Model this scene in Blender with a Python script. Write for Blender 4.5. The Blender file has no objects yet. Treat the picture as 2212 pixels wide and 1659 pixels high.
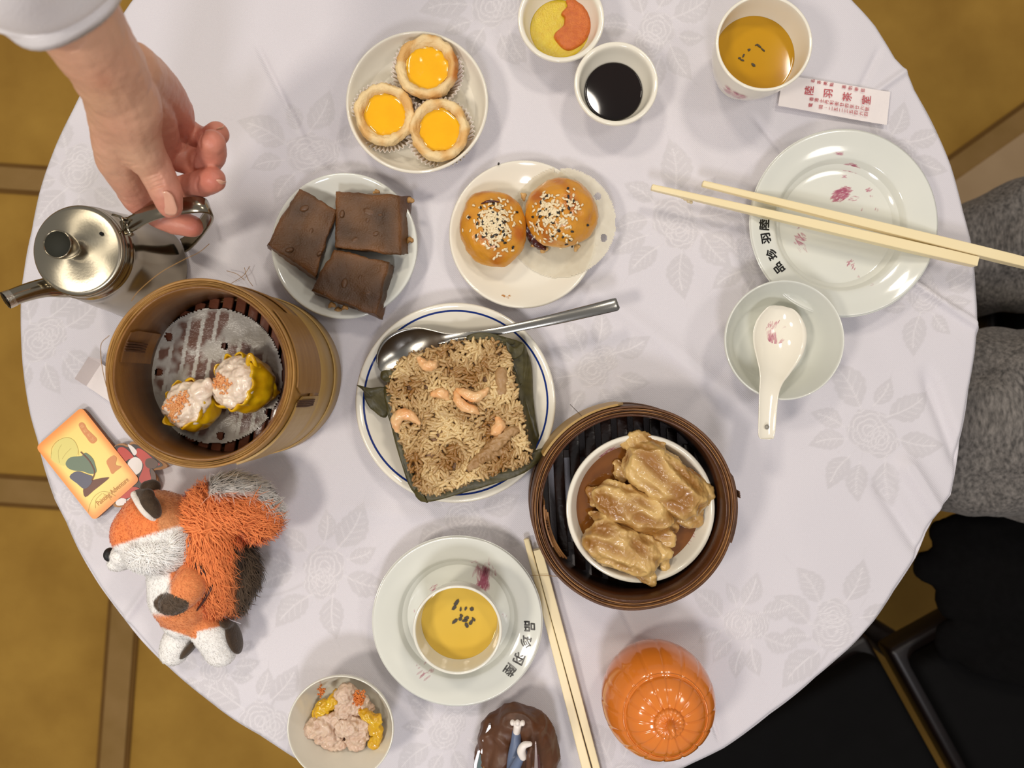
import bpy, bmesh, math, random
import numpy as np
from mathutils import Vector, Matrix, noise

random.seed(7); rng = np.random.default_rng(7)
PI = math.pi
C = bpy.context.scene.collection
SC = bpy.context.scene

# ------------------------------------------------------------------ camera, world, lights, exposure
TZ = 0.75            # table top height above the floor
H = 0.574            # camera height above the table
F = 1533.0           # focal length in pixels of the 2212 px wide frame
CX, CY = 1106.0, 829.5
cam_d = bpy.data.cameras.new('camera'); cam = bpy.data.objects.new('camera', cam_d); C.objects.link(cam)
cam_d.sensor_width = 36.0; cam_d.lens = F / 2212 * 36.0
cam_d.clip_start = 0.01; cam_d.clip_end = 50
cam.location = (0, 0, TZ + H); cam.rotation_euler = (0, 0, 0)
cam_d.dof.use_dof = True; cam_d.dof.focus_distance = 0.535; cam_d.dof.aperture_fstop = 5.8
SC.camera = cam

world = bpy.data.worlds.new('room_light'); SC.world = world; world.use_nodes = True
wb = world.node_tree.nodes['Background']
wb.inputs[0].default_value = (0.84, 0.80, 0.78, 1); wb.inputs[1].default_value = 0.50

def area(name, loc, power, size, col, target=(0, 0, TZ)):
    d = bpy.data.lights.new(name, 'AREA'); d.shape = 'DISK'; d.size = size; d.energy = power; d.color = col
    o = bpy.data.objects.new(name, d); C.objects.link(o); o.location = loc
    v = Vector(target) - Vector(loc); o.rotation_euler = v.to_track_quat('-Z', 'Y').to_euler()
    return o
area('ceiling_lamp', (-0.85, -0.40, 2.15), 12.5, 0.26, (1.0, 0.91, 0.79))
area('ceiling_lamp', (-0.55, 1.00, 2.30), 9.5, 0.26, (1.0, 0.895, 0.755))
area('ceiling_lamp', (0.50, 0.98, 2.30), 8.5, 0.24, (1.0, 0.905, 0.78))
area('ceiling_lamp', (-0.05, -1.00, 2.25), 11.0, 0.30, (0.97, 0.95, 1.0))
area('ceiling_lamp', (1.05, 0.10, 2.30), 4.5, 0.30, (1.0, 0.93, 0.85))

SC.view_settings.view_transform = 'Standard'; SC.view_settings.look = 'None'
SC.view_settings.gamma = 1.0; SC.view_settings.use_curve_mapping = False
SC.view_settings.exposure = -0.50

# ------------------------------------------------------------------ helpers
def S(h): return F / (H - h)                       # pixels per metre at height h over the table
def P(px, py, h=0.0):                              # point standing at height h seen at a photo pixel
    return Vector(((px - CX) / F * (H - h), -(py - CY) / F * (H - h), TZ + h))

def tag(o, label=None, cat=None, group=None, kind=None):
    if label: o['label'] = label
    if cat: o['category'] = cat
    if group: o['group'] = group
    if kind: o['kind'] = kind
    return o
def thing(name, label, cat, loc, group=None):
    o = bpy.data.objects.new(name, None); C.objects.link(o); o.location = loc
    o.empty_display_size = 0.01
    return tag(o, label, cat, group)
def root_loc(o):
    v = Vector((0, 0, 0))
    while o is not None: v += o.location; o = o.parent
    return v
def obj(name, me, m, parent=None, world=True, smooth=True, label=None, kind=None):
    """link a mesh (given in world coordinates unless world=False)"""
    if isinstance(me, tuple): me = tomesh(name, *me)
    if m is not None:
        me.materials.clear(); me.materials.append(m)
    o = bpy.data.objects.new(name, me); C.objects.link(o)
    if parent is not None:
        o.parent = parent
        if world:
            L = root_loc(parent); me.transform(Matrix.Translation(-L))
    else:
        if world:
            n = len(me.vertices)
            co = np.empty(n * 3, np.float32); me.vertices.foreach_get('co', co); co = co.reshape(-1, 3)
            c = Vector(((co[:, 0].min() + co[:, 0].max()) / 2, (co[:, 1].min() + co[:, 1].max()) / 2, co[:, 2].min()))
            c = Vector([float(x) for x in c]); me.transform(Matrix.Translation(-c)); o.location = c
    if smooth: me.polygons.foreach_set('use_smooth', [True] * len(me.polygons))
    if label: o['label'] = label
    if kind: o['kind'] = kind
    me.update()
    return o
def tomesh(name, v, f):
    me = bpy.data.meshes.new(name); me.from_pydata([tuple(map(float, p)) for p in v], [], [tuple(int(i) for i in q) for q in f]); me.update()
    return me
def join(*parts):
    V, Fc = [], []
    for v, f in parts:
        n = len(V); V.extend([tuple(p) for p in v]); Fc.extend([tuple(i + n for i in q) for q in f])
    return V, Fc
def shift(vf, d):
    d = Vector(d); return [tuple(Vector(p) + d) for p in vf[0]], vf[1]
def xform(vf, M): return [tuple(M @ Vector(p)) for p in vf[0]], vf[1]
def rotz(vf, a, c=(0, 0, 0)):
    M = Matrix.Translation(c) @ Matrix.Rotation(a, 4, 'Z') @ Matrix.Translation(-Vector(c)); return xform(vf, M)

def catmull(pts, n):
    pts = [np.array(p, float) for p in pts]; out = []
    if len(pts) < 3:
        for i in range(n + 1): out.append(pts[0] + (pts[1] - pts[0]) * i / n)
        return out
    q = [2 * pts[0] - pts[1]] + pts + [2 * pts[-1] - pts[-2]]
    for i in range(1, len(q) - 2):
        for k in range(n):
            t = k / n; a, b, c, d = q[i - 1], q[i], q[i + 1], q[i + 2]
            out.append(0.5 * (2 * b + (c - a) * t + (2 * a - 5 * b + 4 * c - d) * t * t + (3 * b - a - 3 * c + d) * t ** 3))
    out.append(pts[-1]); return out
def catclosed(pts, n):
    pts = [np.array(p, float) for p in pts]; m = len(pts); out = []
    for i in range(m):
        a, b, c, d = pts[i - 1], pts[i], pts[(i + 1) % m], pts[(i + 2) % m]
        for k in range(n):
            t = k / n
            out.append(0.5 * (2 * b + (c - a) * t + (2 * a - 5 * b + 4 * c - d) * t * t + (3 * b - a - 3 * c + d) * t ** 3))
    return out

def lathe(prof, c=(0, 0, 0), seg=96, rad=None, close=True):
    """prof: (r,z) list starting and ending on the axis when closed; rad(theta, r, z)->r,z tweak"""
    V, Fc = [], []; rings = []
    for (r, z) in prof:
        if r < 1e-6: rings.append([len(V)]); V.append((c[0], c[1], c[2] + z)); continue
        ring = []
        for i in range(seg):
            t = 2 * PI * i / seg; rr, zz = (r, z) if rad is None else rad(t, r, z)
            ring.append(len(V)); V.append((c[0] + rr * math.cos(t), c[1] + rr * math.sin(t), c[2] + zz))
        rings.append(ring)
    for a, b in zip(rings[:-1], rings[1:]):
        if len(a) == 1 and len(b) == 1: continue
        for i in range(seg):
            j = (i + 1) % seg
            if len(a) == 1: Fc.append((a[0], b[j], b[i]))
            elif len(b) == 1: Fc.append((a[i], a[j], b[0]))
            else: Fc.append((a[i], a[j], b[j], b[i]))
    if close and len(rings[0]) > 1 and len(rings[-1]) > 1:
        a, b = rings[-1], rings[0]
        for i in range(seg):
            j = (i + 1) % seg; Fc.append((a[i], a[j], b[j], b[i]))
    return V, Fc
def tube(pts, rad, seg=14, sub=6, cap='round', flat=None):
    """swept tube through world points; flat=(axis, factor) squashes the section along a world axis"""
    P4 = catmull([tuple(p) + (r,) for p, r in zip([tuple(q) for q in pts], rad)], sub)
    pp = [Vector(p[:3]) for p in P4]; rr = [max(1e-5, p[3]) for p in P4]
    if cap == 'round':
        d0 = (pp[0] - pp[1]).normalized(); d1 = (pp[-1] - pp[-2]).normalized()
        A, B, ra, rb = pp[0], pp[-1], rr[0], rr[-1]
        pre = [(A + d0 * ra * math.sin(a), ra * math.cos(a)) for a in (1.5, 1.25, 0.95, 0.6, 0.3)]
        post = [(B + d1 * rb * math.sin(a), rb * math.cos(a)) for a in (0.3, 0.6, 0.95, 1.25, 1.5)]
        pp = [p for p, _ in pre] + pp + [p for p, _ in post]; rr = [r for _, r in pre] + rr + [r for _, r in post]
    V, Fc = [], []; t0 = (pp[1] - pp[0]).normalized()
    up = Vector((0, 0, 1)) if abs(t0.z) < 0.9 else Vector((1, 0, 0))
    n = (up - t0 * up.dot(t0)).normalized()
    for i, p in enumerate(pp):
        t = (pp[min(i + 1, len(pp) - 1)] - pp[max(i - 1, 0)]).normalized()
        n = (n - t * n.dot(t)).normalized(); b = t.cross(n)
        for k in range(seg):
            a = 2 * PI * k / seg; d = (n * math.cos(a) + b * math.sin(a)) * rr[i]
            if flat is not None:
                ax = Vector(flat[0]).normalized(); d = d + ax * d.dot(ax) * (flat[1] - 1)
            V.append(tuple(p + d))
    m = len(pp)
    for i in range(m - 1):
        for k in range(seg):
            k2 = (k + 1) % seg; Fc.append((i * seg + k, i * seg + k2, (i + 1) * seg + k2, (i + 1) * seg + k))
    if cap is not None:
        Fc.append(tuple(range(seg))[::-1]); Fc.append(tuple((m - 1) * seg + k for k in range(seg)))
    return V, Fc
def ball(c, r, seg=24, rings=14, R=None):
    c = Vector(c); r = (r, r, r) if isinstance(r, (int, float)) else r
    V = [(0, 0, 1)]; Fc = []
    for i in range(1, rings):
        a = PI * i / rings
        for k in range(seg):
            t = 2 * PI * k / seg; V.append((math.sin(a) * math.cos(t), math.sin(a) * math.sin(t), math.cos(a)))
    V.append((0, 0, -1)); n = len(V) - 1
    for k in range(seg):
        k2 = (k + 1) % seg; Fc.append((0, 1 + k, 1 + k2)); b = 1 + (rings - 2) * seg; Fc.append((n, b + k2, b + k))
        for i in range(rings - 2):
            b = 1 + i * seg; Fc.append((b + k, b + seg + k, b + seg + k2, b + k2))
    out = []
    for v in V:
        q = Vector((v[0] * r[0], v[1] * r[1], v[2] * r[2]))
        if R is not None: q = R @ q
        out.append(tuple(q + c))
    return out, Fc
def RZ(a): return Matrix.Rotation(a, 3, 'Z')
def prism(top, bottom):
    n = len(top); V = [tuple(p) for p in top] + [tuple(p) for p in bottom]
    Fc = [tuple(range(n)), tuple(range(2 * n - 1, n - 1, -1))]
    for i in range(n):
        j = (i + 1) % n; Fc.append((i, i + n, j + n, j))
    # keep the top facing up
    a = sum((top[i][0] * top[(i + 1) % n][1] - top[(i + 1) % n][0] * top[i][1]) for i in range(n))
    if a < 0: Fc = [tuple(reversed(q)) for q in Fc]
    return V, Fc
def slab(poly, z0, z1): return prism([(p[0], p[1], z1) for p in poly], [(p[0], p[1], z0) for p in poly])
def pxpoly(pts, h, z0=None, sub=0):
    q = [P(x, y, h) for x, y in pts]
    if sub: q = [Vector(v) for v in catclosed([tuple(v) for v in q], sub)]
    return q
def tri(vf):
    """triangulated, bevel-free mesh of n-gons"""
    bm = bmesh.new(); me = tomesh('t', *vf); bm.from_mesh(me); bmesh.ops.triangulate(bm, faces=bm.faces[:]); bm.to_mesh(me); bm.free(); return me
def bevelled(vf, w, seg=3, name='m'):
    bm = bmesh.new(); me = tomesh(name, *vf); bm.from_mesh(me)
    bmesh.ops.bevel(bm, geom=bm.edges[:], offset=w, segments=seg, profile=0.5, affect='EDGES', clamp_overlap=True)
    bmesh.ops.recalc_face_normals(bm, faces=bm.faces[:]); bm.to_mesh(me); bm.free(); me.update(); return me
def fuse(parts, voxel=0.0012, smooth=6, extra=None, subsurf=0):
    """one continuous surface out of overlapping closed shapes"""
    me = tomesh('fuse', *join(*parts)); o = bpy.data.objects.new('fuse_tmp', me); C.objects.link(o)
    m = o.modifiers.new('r', 'REMESH'); m.mode = 'VOXEL'; m.voxel_size = voxel; m.use_smooth_shade = True
    if smooth:
        s = o.modifiers.new('s', 'SMOOTH'); s.factor = 0.5; s.iterations = smooth
    dg = bpy.context.evaluated_depsgraph_get(); out = bpy.data.meshes.new_from_object(o.evaluated_get(dg))
    bpy.data.objects.remove(o); bpy.data.meshes.remove(me); return out
def get_co(me):
    co = np.empty(len(me.vertices) * 3, np.float32); me.vertices.foreach_get('co', co); return co.reshape(-1, 3)
def set_co(me, co): me.vertices.foreach_set('co', np.asarray(co, np.float32).ravel()); me.update()
def get_no(me):
    no = np.empty(len(me.vertices) * 3, np.float32); me.vertices.foreach_get('normal', no); return no.reshape(-1, 3)
def bumpy(me, layers, seed=0, ridge=False):
    """displace along normals with noise layers (amplitude, scale)"""
    co, no = get_co(me).astype(float), get_no(me)
    d = np.zeros(len(co)); off = Vector((seed * 7.3, seed * 3.1, seed * 1.7))
    for amp, sc in layers:
        for i, p in enumerate(co):
            v = noise.noise(Vector(p) * sc + off)
            d[i] += amp * ((1 - 2 * abs(v) - 0.5) * 2 if ridge else v)
    set_co(me, co + no * d[:, None]); return me
def set_col(me, cols):
    a = me.attributes.new('Col', 'FLOAT_COLOR', 'POINT')
    c = np.ones((len(me.vertices), 4), np.float32); c[:, :3] = cols; a.data.foreach_set('color', c.ravel())
def smoothstep(a, b, x): t = np.clip((x - a) / (b - a), 0, 1); return t * t * (3 - 2 * t)
def topx(co):    # photo pixel of world points (used only to place colour patches on the toys)
    h = co[:, 2] - TZ; return CX + co[:, 0] * F / (H - h), CY - co[:, 1] * F / (H - h)
def sample(me, n, r=rng):
    me.calc_loop_triangles(); t = np.empty(len(me.loop_triangles) * 3, np.int32); me.loop_triangles.foreach_get('vertices', t); t = t.reshape(-1, 3)
    co, no = get_co(me), get_no(me); a, b, c = co[t[:, 0]], co[t[:, 1]], co[t[:, 2]]
    ar = np.linalg.norm(np.cross(b - a, c - a), axis=1); idx = r.choice(len(t), n, p=ar / ar.sum())
    u, v = r.random(n), r.random(n); s = u + v > 1; u[s], v[s] = 1 - u[s], 1 - v[s]; w = 1 - u - v
    p = a[idx] * w[:, None] + b[idx] * u[:, None] + c[idx] * v[:, None]
    q = no[t[idx, 0]] * w[:, None] + no[t[idx, 1]] * u[:, None] + no[t[idx, 2]] * v[:, None]
    q /= np.linalg.norm(q, axis=1)[:, None] + 1e-9; return p, q

# ---- materials
def srgb(r, g, b):
    f = lambda c: (c / 255 / 12.92) if c / 255 <= 0.04045 else ((c / 255 + 0.055) / 1.055) ** 2.4
    return (f(r), f(g), f(b))
def mat(name, col, rough=0.5, metal=0.0, col2=None, nscale=40.0, namt=0.5, detail=4, bump=0.0, bscale=200.0, spec=0.5,
        coat=0.0, sss=0.0, sheen=0.0, attr=False, wave=None, alpha=1.0, aniso=0.0, rough2=None, bdist=0.001, stretch=None, trans=0.0):
    m = bpy.data.materials.new(name); m.use_nodes = True; nt = m.node_tree; N = nt.nodes; L = nt.links
    b = N['Principled BSDF']; b.inputs['Roughness'].default_value = rough; b.inputs['Metallic'].default_value = metal
    b.inputs['Specular IOR Level'].default_value = spec; b.inputs['Coat Weight'].default_value = coat
    b.inputs['Coat Roughness'].default_value = 0.05
    b.inputs['Base Color'].default_value = (*col, 1)
    if sss: b.inputs['Subsurface Weight'].default_value = sss; b.inputs['Subsurface Radius'].default_value = (0.006, 0.0025, 0.0012); b.inputs['Subsurface Scale'].default_value = 1.0
    if sheen: b.inputs['Sheen Weight'].default_value = sheen; b.inputs['Sheen Roughness'].default_value = 0.4
    if trans: b.inputs['Transmission Weight'].default_value = trans
    tc = N.new('ShaderNodeTexCoord'); mp = N.new('ShaderNodeMapping'); L.new(tc.outputs['Object'], mp.inputs[0])
    if stretch: mp.inputs['Scale'].default_value = stretch
    cur = None
    if attr:
        at = N.new('ShaderNodeAttribute'); at.attribute_name = 'Col'; cur = at.outputs['Color']
    no = N.new('ShaderNodeTexNoise'); no.inputs['Scale'].default_value = nscale; no.inputs['Detail'].default_value = detail
    L.new(mp.outputs[0], no.inputs['Vector'])
    if col2 is not None:
        cr = N.new('ShaderNodeValToRGB'); cr.color_ramp.elements[0].position = 0.5 - namt / 2; cr.color_ramp.elements[1].position = 0.5 + namt / 2
        L.new(no.outputs[0], cr.inputs[0])
        mx = N.new('ShaderNodeMixRGB'); L.new(cr.outputs[0], mx.inputs[0])
        if cur is not None:
            mx.blend_type = 'MULTIPLY'; mx.inputs[0].default_value = 1; L.new(cur, mx.inputs[1]); mx.inputs[2].default_value = (*col2, 1)
        else:
            mx.inputs[1].default_value = (*col, 1); mx.inputs[2].default_value = (*col2, 1)
        cur = mx.outputs[0]
    if wave:   # (scale, axis, colour, distortion, amount)
        w = N.new('ShaderNodeTexWave'); w.bands_direction = wave[1]; w.inputs['Scale'].default_value = wave[0]; w.inputs['Distortion'].default_value = wave[3]
        w.inputs['Detail'].default_value = 3; L.new(mp.outputs[0], w.inputs['Vector'])
        ml = N.new('ShaderNodeMath'); ml.operation = 'MULTIPLY'; ml.inputs[1].default_value = wave[4]; L.new(w.outputs[1], ml.inputs[0])
        mx = N.new('ShaderNodeMixRGB'); L.new(ml.outputs[0], mx.inputs[0]); mx.inputs[2].default_value = (*wave[2], 1)
        if cur is not None: L.new(cur, mx.inputs[1])
        else: mx.inputs[1].default_value = (*col, 1)
        cur = mx.outputs[0]
    if cur is not None: L.new(cur, b.inputs['Base Color'])
    if bump:
        n2 = N.new('ShaderNodeTexNoise'); n2.inputs['Scale'].default_value = bscale; n2.inputs['Detail'].default_value = 5
        L.new(mp.outputs[0], n2.inputs['Vector']); bp = N.new('ShaderNodeBump'); bp.inputs['Strength'].default_value = bump; bp.inputs['Distance'].default_value = bdist
        L.new(n2.outputs[0], bp.inputs['Height']); L.new(bp.outputs[0], b.inputs['Normal'])
    if aniso:
        b.inputs['Anisotropic'].default_value = aniso
        tg = N.new('ShaderNodeTangent'); tg.direction_type = 'RADIAL'; tg.axis = 'Z'; L.new(tg.outputs[0], b.inputs['Tangent'])
    if alpha < 1: b.inputs['Alpha'].default_value = alpha
    return m

M = {}
M['porcelain'] = mat('porcelain', srgb(232, 229, 214), 0.10, col2=srgb(226, 224, 212), nscale=18, spec=0.55)
M['porcelain_warm'] = mat('porcelain_warm', srgb(240, 234, 217), 0.10, col2=srgb(234, 229, 214), nscale=18, spec=0.55)
M['porcelain_grey'] = mat('porcelain_grey', srgb(224, 225, 215), 0.09, col2=srgb(216, 218, 210), nscale=14, spec=0.6)
M['blue_line'] = mat('blue_glaze', srgb(22, 48, 120), 0.12)
M['pink_print'] = mat('pink_print', srgb(216, 140, 164), 0.2, col2=srgb(194, 88, 120), nscale=500, alpha=.34)
M['pale_pink'] = mat('pale_pink_print', srgb(214, 150, 166), 0.2, col2=srgb(205, 130, 150), nscale=500, alpha=.25)
M['ink'] = mat('black_print', srgb(18, 16, 16), 0.3, col2=srgb(28, 26, 24))
M['red_ink'] = mat('red_ink', srgb(190, 70, 80), 0.6, col2=srgb(175, 60, 70))
M['paper'] = mat('paper', srgb(238, 230, 226), 0.7, col2=srgb(230, 222, 220), bump=0.15, bscale=500)
M['steel'] = mat('brushed_steel', srgb(176, 168, 148), 0.30, metal=1, aniso=0.85, bump=0.03, bscale=600)
M['steel_body'] = mat('polished_steel', srgb(156, 147, 128), 0.17, metal=1, bump=0.03, bscale=60)
M['steel_spoon'] = mat('spoon_steel', srgb(160, 158, 152), 0.24, metal=1, bump=0.06, bscale=900, bdist=0.0004)
M['black_plastic'] = mat('black_plastic', srgb(50, 50, 42), 0.75, col2=srgb(44, 44, 37), spec=.2)
M['bamboo'] = mat('bamboo', srgb(178, 134, 66), 0.42, col2=srgb(150, 104, 42), nscale=30, wave=(60, 'Z', srgb(108, 72, 26), 2.5, 0.55), bump=0.3, bscale=300, stretch=(1, 1, 6))
M['bamboo_pale'] = mat('bamboo_pale', srgb(196, 164, 100), 0.45, col2=srgb(176, 138, 74), nscale=25, wave=(45, 'Z', srgb(140, 104, 50), 3, 0.45), bump=0.3, bscale=300, stretch=(1, 1, 5))
M['bamboo_in'] = mat('bamboo_inner', srgb(152, 104, 44), 0.35, col2=srgb(118, 74, 26), nscale=30, wave=(50, 'Z', srgb(84, 50, 16), 2.5, 0.6), bump=0.3, bscale=260, stretch=(1, 1, 6))
M['bamboo_strip'] = mat('bamboo_strip', srgb(190, 146, 76), 0.45, col2=srgb(138, 92, 38), nscale=70, bump=0.3, bscale=500)
M['bamboo_dark'] = mat('dark_bamboo', srgb(112, 70, 32), 0.4, col2=srgb(74, 42, 18), nscale=40, wave=(60, 'Z', srgb(48, 26, 10), 2.5, 0.55), bump=0.3, bscale=300, stretch=(1, 1, 6))
M['bamboo_dark_in'] = mat('dark_bamboo_inner', srgb(92, 50, 20), 0.28, col2=srgb(52, 26, 10), nscale=30, bump=0.25, bscale=240, stretch=(1, 1, 5))
M['bamboo_dark_strip'] = mat('dark_bamboo_strip', srgb(172, 122, 70), 0.4, col2=srgb(104, 64, 30), nscale=80, bump=0.3, bscale=500)
M['slat_brown'] = mat('wet_brown_slat', srgb(116, 68, 48), 0.25, col2=srgb(84, 46, 32), nscale=60, bump=0.3, bscale=300, coat=0.3)
M['slat_dark'] = mat('wet_dark_slat', srgb(50, 28, 20), 0.22, col2=srgb(26, 14, 10), nscale=60, bump=0.3, bscale=300, coat=0.4)
M['twine'] = mat('twine', srgb(96, 60, 30), 0.7, col2=srgb(60, 34, 16), nscale=400)
M['chop'] = mat('ivory_plastic', srgb(240, 224, 180), 0.32, col2=srgb(237, 219, 172), nscale=12)
M['pumpkin'] = mat('orange_glaze', srgb(222, 126, 44), 0.14, col2=srgb(216, 118, 38), nscale=20, coat=0.5, sss=0.05)
M['tea_dark'] = mat('amber_tea', srgb(190, 142, 18), 0.05, col2=srgb(182, 132, 14), nscale=12, spec=0.5)
M['tea_light'] = mat('golden_tea', srgb(216, 182, 78), 0.05, col2=srgb(210, 172, 62), nscale=12, spec=0.5)
M['soy'] = mat('soy_sauce', srgb(22, 10, 6), 0.04, col2=srgb(14, 6, 4), nscale=10)
M['soy_edge'] = mat('thin_soy', srgb(120, 66, 26), 0.1, col2=srgb(90, 44, 16), nscale=60)
M['leafbit'] = mat('tea_leaf', srgb(60, 46, 14), 0.5, col2=srgb(36, 28, 8), nscale=300)
M['mustard'] = mat('mustard', srgb(212, 190, 24), 0.18, col2=srgb(200, 166, 12), nscale=300, bump=0.3, bscale=900)
M['chili'] = mat('chili_paste', srgb(206, 112, 40), 0.3, col2=srgb(184, 86, 24), nscale=260, bump=0.6, bscale=900)

# ------------------------------------------------------------------ floor
def floor_mat():
    m = mat('mustard_carpet', srgb(196, 152, 62), 0.85, col2=srgb(150, 108, 28), nscale=7, namt=0.7, bump=0.5, bscale=350, bdist=0.004, detail=6)
    return m
fl = 3.2
floor = obj('floor', ([(-fl, -fl, 0), (fl, -fl, 0), (fl, fl, 0), (-fl, fl, 0)], [(0, 1, 2, 3)]), floor_mat(), smooth=False)
floor['kind'] = 'structure'
M['border'] = mat('carpet_border', srgb(164, 128, 74), 0.85, col2=srgb(146, 112, 54), nscale=14, bump=0.5, bscale=350, bdist=0.004)
M['border_edge'] = mat('carpet_border_edge', srgb(118, 82, 24), 0.9, col2=srgb(104, 70, 18), nscale=20)
M['beige'] = mat('beige_border', srgb(190, 160, 122), 0.8, col2=srgb(180, 150, 112), nscale=14)
def FP(px, py): q = P(px, py, -TZ); return q
zoff = [0]
def strip(a, b, w, mt, z, name, parent=floor):
    zoff[0] += .0004; z += zoff[0]
    a, b = FP(*a), FP(*b); d = (b - a).normalized(); n = Vector((-d.y, d.x, 0)) * w / 2
    a = a - d * 0.0; poly = [a - n, b - n, b + n, a + n]
    return obj(name, slab([(p.x, p.y) for p in poly], 0, z), mt, parent, smooth=False)
def band(a, b, w):
    strip(a, b, w + 0.016, M['border_edge'], 0.002, 'border_edge')
    strip(a, b, w, M['border'], 0.0035, 'border_strip')
band((-1200, 300), (1000, 455), 0.040)
band((-1200, 975), (900, 1120), 0.044)
band((330, 500), (190, 2400), 0.044)
band((3600, -720), (1750, 600), 0.055)
strip((3600, -620), (1850, 610), 0.10, M['beige'], 0.006, 'border_strip')

# ------------------------------------------------------------------ table and tablecloth
tc0 = P(1078, 700, -0.01)
tb = thing('round_table', 'round restaurant table hidden under the white damask tablecloth', 'table', (tc0.x, tc0.y, 0))
M['wood_dark'] = mat('dark_wood', srgb(58, 34, 22), 0.4, col2=srgb(38, 22, 14), nscale=12, stretch=(1, 6, 1))
obj('table_top', lathe([(0, -0.035), (0.372, -0.035), (0.376, -0.03), (0.376, -0.014), (0.372, -0.010), (0, -0.010)], (tc0.x, tc0.y, TZ), 96), M['wood_dark'], tb)
obj('pedestal', lathe([(0, 0.03), (0.05, 0.03), (0.035, 0.1), (0.035, TZ - 0.05), (0.09, TZ - 0.036), (0, TZ - 0.036)], (tc0.x, tc0.y, 0), 32), M['wood_dark'], tb)
for k in range(4):
    a = PI / 4 + k * PI / 2; d = Vector((math.cos(a), math.sin(a), 0)); c = Vector((tc0.x, tc0.y, 0))
    obj('foot', tube([c + d * 0.02 + Vector((0, 0, .09)), c + d * 0.13 + Vector((0, 0, .05)), c + d * 0.24 + Vector((0, 0, .017))], [.022, .02, .015], 10), M['wood_dark'], tb)

EDGE = [(1850, 0), (1897, 50), (1941, 119), (1966, 146), (1983, 188), (2022, 263), (2061, 355), (2088, 455), (2105, 530), (2114, 625), (2117, 690),
        (2114, 761), (2101, 842), (2080, 951), (2071, 1032), (2063, 1072), (2030, 1112), (2008, 1152), (1985, 1208), (1938, 1279), (1894, 1346), (1837, 1407), (1769, 1467),
        (1668, 1548), (1567, 1622), (1500, 1655), (1300, 1735), (1078, 1765), (850, 1735), (632, 1642), (556, 1594), (457, 1528), (338, 1429), (262, 1342),
        (207, 1270), (159, 1187), (134, 1130), (110, 1082), (94, 1032), (73, 956), (58, 900), (37, 700), (40, 617), (59, 498), (77, 413), (94, 360), (116, 302), (140, 249), (166, 198),
        (235, 60), (275, 0), (420, -150), (650, -290), (900, -350), (1150, -360), (1400, -310), (1620, -200)]
ctr = P(1078, 690, -0.003)
eth, er = [], []
for x, y in EDGE:
    q = P(x, y, -0.003) - ctr; eth.append(math.atan2(q.y, q.x)); er.append(math.hypot(q.x, q.y))
eth, er = np.array(eth), np.array(er); od = np.argsort(eth); eth, er = eth[od], er[od]
eth = np.concatenate([eth - 2 * PI, eth, eth + 2 * PI]); er = np.tile(er, 3)
def edge_r(t): return np.interp(t, eth, er)

N_ = 660
g = np.linspace(-1, 1, N_); U, Vv = np.meshgrid(g, g)
with np.errstate(divide='ignore', invalid='ignore'):
    big = np.abs(U) > np.abs(Vv)
    rr = np.where(big, U, Vv); phi = np.where(big, PI / 4 * np.where(U != 0, Vv / U, 0), PI / 2 - PI / 4 * np.where(Vv != 0, U / Vv, 0))
xx, yy = rr * np.cos(phi), rr * np.sin(phi); rad = np.hypot(xx, yy); th = np.arctan2(yy, xx)
Rm = edge_r(th); rin = rad * Rm
X = ctr.x + rin * np.cos(th); Y = ctr.y + rin * np.sin(th)
def sines(X, Y, seed, k, n=7):
    r = np.random.default_rng(seed); z = np.zeros_like(X)
    for _ in range(n):
        a = r.random() * 2 * PI; kk = k * (0.6 + 0.8 * r.random()); z += np.sin((X * math.cos(a) + Y * math.sin(a)) * kk + r.random() * 6.28 + 0.8 * np.sin(X * kk * 0.7 + Y * 0.5 * kk))
    return z / n
def relief(X, Y):
    z = 0.0016 * sines(X, Y, 3, 28) + 0.0007 * sines(X, Y, 4, 75)
    CR = [((560, 110), (650, 290), 7, -.0012), ((640, 300), (900, 560), 9, -.0006), ((1200, 560), (1640, 900), 22, .0016), ((1480, 900), (1700, 640), 18, -.0010),
          ((1900, 560), (2110, 700), 9, .0028), ((2010, 820), (2075, 1000), 16, -.0030), ((1960, 1000), (2030, 1110), 20, .0034), ((1900, 1050), (1990, 1190), 14, -.0020),
          ((1550, 1590), (1520, 1500), 4, -.0016), ((1370, 1370), (1330, 1290), 7, -.0008), ((1640, 260), (1720, 360), 8, -.0012), ((1960, 150), (1890, 200), 8, .0016),
          ((1900, 110), (1850, 210), 8, -.0010), ((470, 480), (480, 520), 6, .0009), ((1450, 250), (1540, 420), 25, .0012), ((260, 1350), (330, 1250), 9, .0012),
          ((980, 610), (1250, 560), 18, .0008), ((650, 650), (820, 560), 12, .0008), ((1000, 1130), (760, 1100), 20, .0008), ((1250, 600), (1330, 840), 14, -.0009)]
    for a, b, w, amp in CR:
        A, B = P(*a), P(*b); dx, dy = B.x - A.x, B.y - A.y; Ln = math.hypot(dx, dy); dx /= Ln; dy /= Ln
        u = (X - A.x) * dx + (Y - A.y) * dy; v = -(X - A.x) * dy + (Y - A.y) * dx; w = w / 2670
        e = smoothstep(-0.25, 0.15, u / Ln) * (1 - smoothstep(0.85, 1.25, u / Ln))
        z = z + amp * e * np.exp(-(v / w) ** 2)
    return z
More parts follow.
